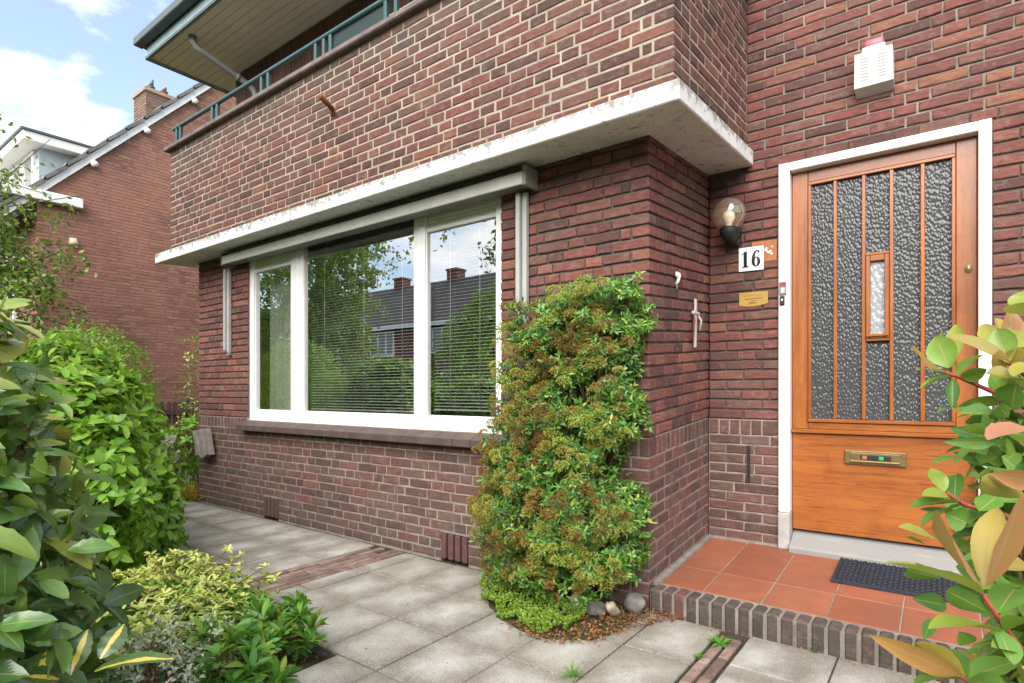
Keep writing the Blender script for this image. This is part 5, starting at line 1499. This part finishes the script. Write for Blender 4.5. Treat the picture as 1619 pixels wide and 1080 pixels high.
PS = [
  [(1.22, -2.071, 0.915),(1.238, -2.033, 0.876),(1.256, -1.995, 0.842),(1.303, -1.884, 0.745)],
  [(1.191, -1.718, 1.129),(1.208, -1.705, 1.122),(1.259, -1.667, 1.094),(1.299, -1.612, 1.07)],
  [(1.233, -1.762, 1.157),(1.264, -1.713, 1.139),(1.294, -1.666, 1.112)],
  [(1.205, -2.045, 0.827),(1.227, -2.004, 0.795),(1.276, -1.905, 0.745)],
  [(1.194, -1.891, 0.981),(1.21, -1.879, 0.967),(1.254, -1.796, 0.944),(1.295, -1.715, 0.909)],
]
ph = empty("photinia_shrub", (1.4, -1.75, 0), "photinia with glossy green and orange red young leaves close by at the right edge", "shrub")
b = np.array([r[0] for r in PH]); t = np.array([r[1] for r in PH]); wd = np.array([r[2] for r in PH]); tn = np.array([r[3] for r in PH])
rs = np.random.RandomState(51)
D = t - b; Ln = np.linalg.norm(D, axis=1)
camv = nrm(np.array([[1.19, -2.744, 1.1]]) - b)
nn = nrm(camv * .75 + np.array([[-.15, 0, .6]]) + .45 * rs.randn(len(b), 3))
leaf_mesh("young_leaves", L_['photinia'], ph, b, D, nn, Ln * .98, wd * 1.0, 12, .06, .42, 1.0, .72, .015, tone=tn, wave=.02, seed=52)
B5 = [((1.47, -1.42, .94), (.17, .18, .20)), ((1.44, -1.56, .72), (.16, .16, .22)), ((1.40, -1.78, .50), (.14, .13, .20)), ((1.42, -1.45, .50), (.20, .20, .28)), ((1.45, -1.30, .80), (.2, .2, .3)), ((1.335, -1.47, 1.04), (.10, .12, .11)), ((1.325, -1.54, .88), (.09, .11, .12))]
P, O = shell(B5, 500, rs, .45)
p, d, nn = rosettes(P, O, 6, rs, 30, 80, .008, .5)
tn2 = np.clip(rs.beta(1.1, 4.2, len(p)) + (p[:, 2] > 1.05) * .25 * rs.rand(len(p)), 0, 1)
leaf_mesh("foliage", L_['photinia'], ph, p, d, nn, rs.uniform(.045, .08, len(p)), rs.uniform(.019, .030, len(p)), 9, .18, .3, 1.05, .72, .015, tone=tn2, seed=53)
mb = MB()
for s in PS: mb.tube(s, [.0018 + .0008 * i for i in range(len(s))], 8)
mb.build("young_stem", M['stem_red'], ph)
mb = MB()
for s in PS: mb.tube([s[-1], Vector(s[-1]).lerp(Vector((1.42, -1.55, .35)), .5), (1.42, -1.55, .3), (1.42, -1.55, -.06)], [.0045, .006, .011, .016], 7)
stems_to(mb, P[::3], (1.42, -1.55, -.05), rs, .01, .003, 6); mb.build("stem", M['stem'], ph)

# ---- plants by the far corner of the bay
rs = np.random.RandomState(61)
hy = empty("white_hydrangea", (-5.4, -.05, 0), "white flowering leafy plant beside the left wall corner", "plant")
B6 = [((-5.40, .0, .35), (.22, .25, .32)), ((-5.65, -.1, .45), (.25, .25, .4)), ((-5.3, .15, .55), (.2, .2, .3))]
P, O = shell(B6, 260, rs, .6); p, d, nn = rosettes(P, O, 6, rs, 30, 85, .01, .4)
leaf_mesh("foliage", L_['light'], hy, p, d, nn, rs.uniform(.05, .09, len(p)), rs.uniform(.025, .045, len(p)), 4, .25, .25, .9, .8, seed=62)
FP = np.array([[-5.22, -.12, .60], [-5.28, -.10, .52], [-5.20, -.08, .42], [-5.34, -.12, .38]])
for q in FP:
    f = q + .022 * rs.randn(60, 3)
    leaf_mesh("flower_head", L_['petal'], hy, f, nrm(f - q), nrm(rs.randn(60, 3)), .034, .030, 3, .2, .2, .9, .7, seed=63)
mb = MB(); stems_to(mb, P[::10], (-5.42, .0, -.05), rs, .006, .002, 5); stems_to(mb, FP, (-5.4, .0, -.05), rs, .005, .003, 5); mb.build("stem", M['stem'], hy)
yg = np.stack([-5.0 + .07 * rs.randn(260), -.06 + .05 * rs.randn(260), np.full(260, -.01)], 1)
o = leaf_mesh("yellow_grass", L_['yellow'], None, yg, np.stack([.5 * rs.randn(260), .5 * rs.randn(260) - .1, np.ones(260)], 1), nrm(rs.randn(260, 3)), rs.uniform(.10, .22, 260), rs.uniform(.006, .012, 260), 5, .5, .2, .6, .5, seed=64)
tag(o, "tuft of yellow grass at the foot of the left wall corner", "grass tuft")
cl = empty("climbing_plant", (-5.6, .5, 0), "thin climbing plant reaching above the hydrangea beside the wall corner", "climber")
CP = np.stack([-5.55 + .05 * rs.randn(70), .30 + .08 * rs.randn(70), rs.uniform(.7, 1.72, 70)], 1); p, d, nn = rosettes(CP, rs.randn(70, 3), 5, rs, 30, 90, .02)
leaf_mesh("foliage", L_['gold'], cl, p, d, nn, rs.uniform(.03, .06, len(p)), rs.uniform(.012, .022, len(p)), 3, .3, .2, 1, .8, tone=.2 + .5 * rs.rand(len(p)), seed=65)
mb = MB()
for k in range(4): mb.tube([(-5.55 + .03 * k, .3, -.05), (-5.57 + .04 * rs.randn(), .3, .5), (-5.55 + .04 * rs.randn(), .28, 1.1), (-5.53 + .05 * rs.randn(), .26, 1.7)], [.005, .004, .003, .002], 5)
mb.build("stem", M['stem'], cl)

# ---- trees
def tree(name, label, base, h, trunk_r, blobs, nleaf, mat, lsz, seed, droop=0.0, group=None, twigs=60):
    rs = np.random.RandomState(seed)
    e = empty(name, base, label, "tree", group)
    P, O = shell(blobs, nleaf // 6, rs, .25, .5)
    # leaves gather along twigs
    nt = max(40, nleaf // 60); T, TOo = shell(blobs, nt, rs, .35, .5)
    k = (len(P) + nt - 1) // nt
    P = np.repeat(T, k, 0)[:len(P)]; s = rs.rand(len(P))
    dirs = nrm(TOo + [0, 0, -droop] + .4 * rs.randn(nt, 3)); dl = rs.uniform(.35, .8, nt) * (1 + droop)
    P = P + np.repeat(dirs * dl[:, None], k, 0)[:len(P)] * s[:, None] + .05 * rs.randn(len(P), 3)
    P[:, 2] -= droop * .5 * s ** 2
    p, d, nn = rosettes(P, nrm(rs.randn(len(P), 3)), 6, rs, 30, 120, .07)
    d = nrm(d + [0, 0, -droop * .8])
    leaf_mesh("crown", mat, e, p, d, nn, rs.uniform(.7, 1.2, len(p)) * lsz, rs.uniform(.45, .65, len(p)) * lsz, 2, .2, .2, .8, .8, seed=seed)
    mb = MB(); b = Vector(base); top = Vector((base[0], base[1], h))
    mb.tube([b - Vector((0, 0, .2)), b.lerp(top, .3) + Vector((.08, .05, 0)), b.lerp(top, .6) + Vector((-.06, .04, 0)), top], [trunk_r * 1.2, trunk_r, trunk_r * .7, trunk_r * .3], 10)
    for c, _ in blobs:
        c = Vector(c); a = b.lerp(top, .45 + .3 * rs.rand())
        mb.tube([a, a.lerp(c, .5) + Vector((0, 0, .25)), c], [trunk_r * .5, trunk_r * .3, trunk_r * .12], 7)
    for i in rs.choice(nt, min(nt, twigs), False):
        t0 = Vector(T[i]); c = min((Vector(q[0]) for q in blobs), key=lambda q: (q - t0).length)
        mb.tube([c, c.lerp(t0, .6) + Vector((0, 0, .1)), t0, t0 + Vector(dirs[i] * dl[i])], [trunk_r * .12, .012, .008, .004], 5)
    mb.build("trunk", M['bark'], e)
    return e
tree("birch_tree", "young birch with hanging light green twigs at the left edge before the neighbour's house", (-8.75, -1.15, 0), 4.6, .09,
     [((-8.6, -1.25, 3.25), (.75, .6, .40)), ((-8.7, -1.10, 2.55), (.70, .55, .45)), ((-8.55, -1.05, 2.85), (.38, .32, .30)), ((-9.4, -1.5, 4.3), (.5, .5, .5)), ((-8.35, -1.05, 2.05), (.36, .35, .30)), ((-8.6, -.85, 3.45), (.25, .2, .12))], 9000, L_['birch'], .085, 71, .5)
tree("garden_tree", "tall dark leafy tree across the garden, mirrored in the wide pane", (-13.4, -7.2, 0), 5.8, .16,
     [((-13.2, -7, 4.8), (1.5, 1.4, 1.3)), ((-14.6, -7.5, 3.4), (1.6, 1.3, 1.3)), ((-12.6, -7.0, 3.5), (1.2, 1.1, 1.2)), ((-11.9, -6.8, 5.3), (.9, .9, .7)), ((-15.6, -7.4, 5.4), (1.5, 1.1, 1.2)), ((-16.4, -7.6, 2.6), (1.2, 1.0, 1.2))], 24000, L_['tree'], .13, 72, .7)
tree("street_tree", "tree with open branches behind the photographer, mirrored in the right pane", (-2.9, -6.4, 0), 6.2, .14,
     [((-4.2, -5.6, 5.0), (.9, .8, .5)), ((-3.2, -6.0, 5.5), (1.4, 1.1, .8)), ((-2.3, -6.6, 4.8), (1.1, 1.0, .8)), ((-4.4, -5.3, 4.2), (.45, .4, .3)), ((-6.4, -5.2, 5.2), (.5, .4, .3))], 11000, L_['tree'], .12, 73, .5)
def bush(name, label, blobs, n, mat, lsz, seed, group=None):
    rs = np.random.RandomState(seed); e = empty(name, (blobs[0][0][0], blobs[0][0][1], 0), label, "shrub", group)
    P, O = shell(blobs, n // 6, rs, .7); p, d, nn = rosettes(P, O, 6, rs, 30, 95, .05, .3)
    leaf_mesh("foliage", mat, e, p, d, nn, rs.uniform(.7, 1.2, len(p)) * lsz, rs.uniform(.4, .6, len(p)) * lsz, 2, .2, .2, .9, .8, seed=seed)
    mb = MB(); stems_to(mb, P[::max(1, len(P) // 25)], (blobs[0][0][0], blobs[0][0][1], -.05), rs, .03, .008, 5); mb.build("stem", M['stem'], e)
bush("tall_bush", "tall green bush at the street side, mirrored in the right pane", [((-5.3, -5.0, 1.4), (1.0, .8, 1.3)), ((-4.5, -5.2, 1.1), (.9, .7, 1.1)), ((-5.0, -5.2, 2.4), (.7, .6, .6))], 9000, L_['light'], .10, 81)
bush("garden_bush", "long dark green bush along the street side of the garden", [((-9.0, -5.4, .6), (1.6, .7, .75)), ((-11.5, -5.6, .8), (1.7, .8, 1.0)), ((-6.8, -5.4, .55), (1.2, .7, .7)), ((-3.0, -5.4, .7), (1.4, .7, .9)), ((-.5, -5.6, .7), (1.4, .7, .9))], 12000, L_['tree'], .11, 82)
bush("yellow_bush", "rounded yellow green bush in the front garden, mirrored in the wide pane", [((-7.6, -4.3, .9), (.8, .6, .8))], 4000, L_['gold'], .09, 83)
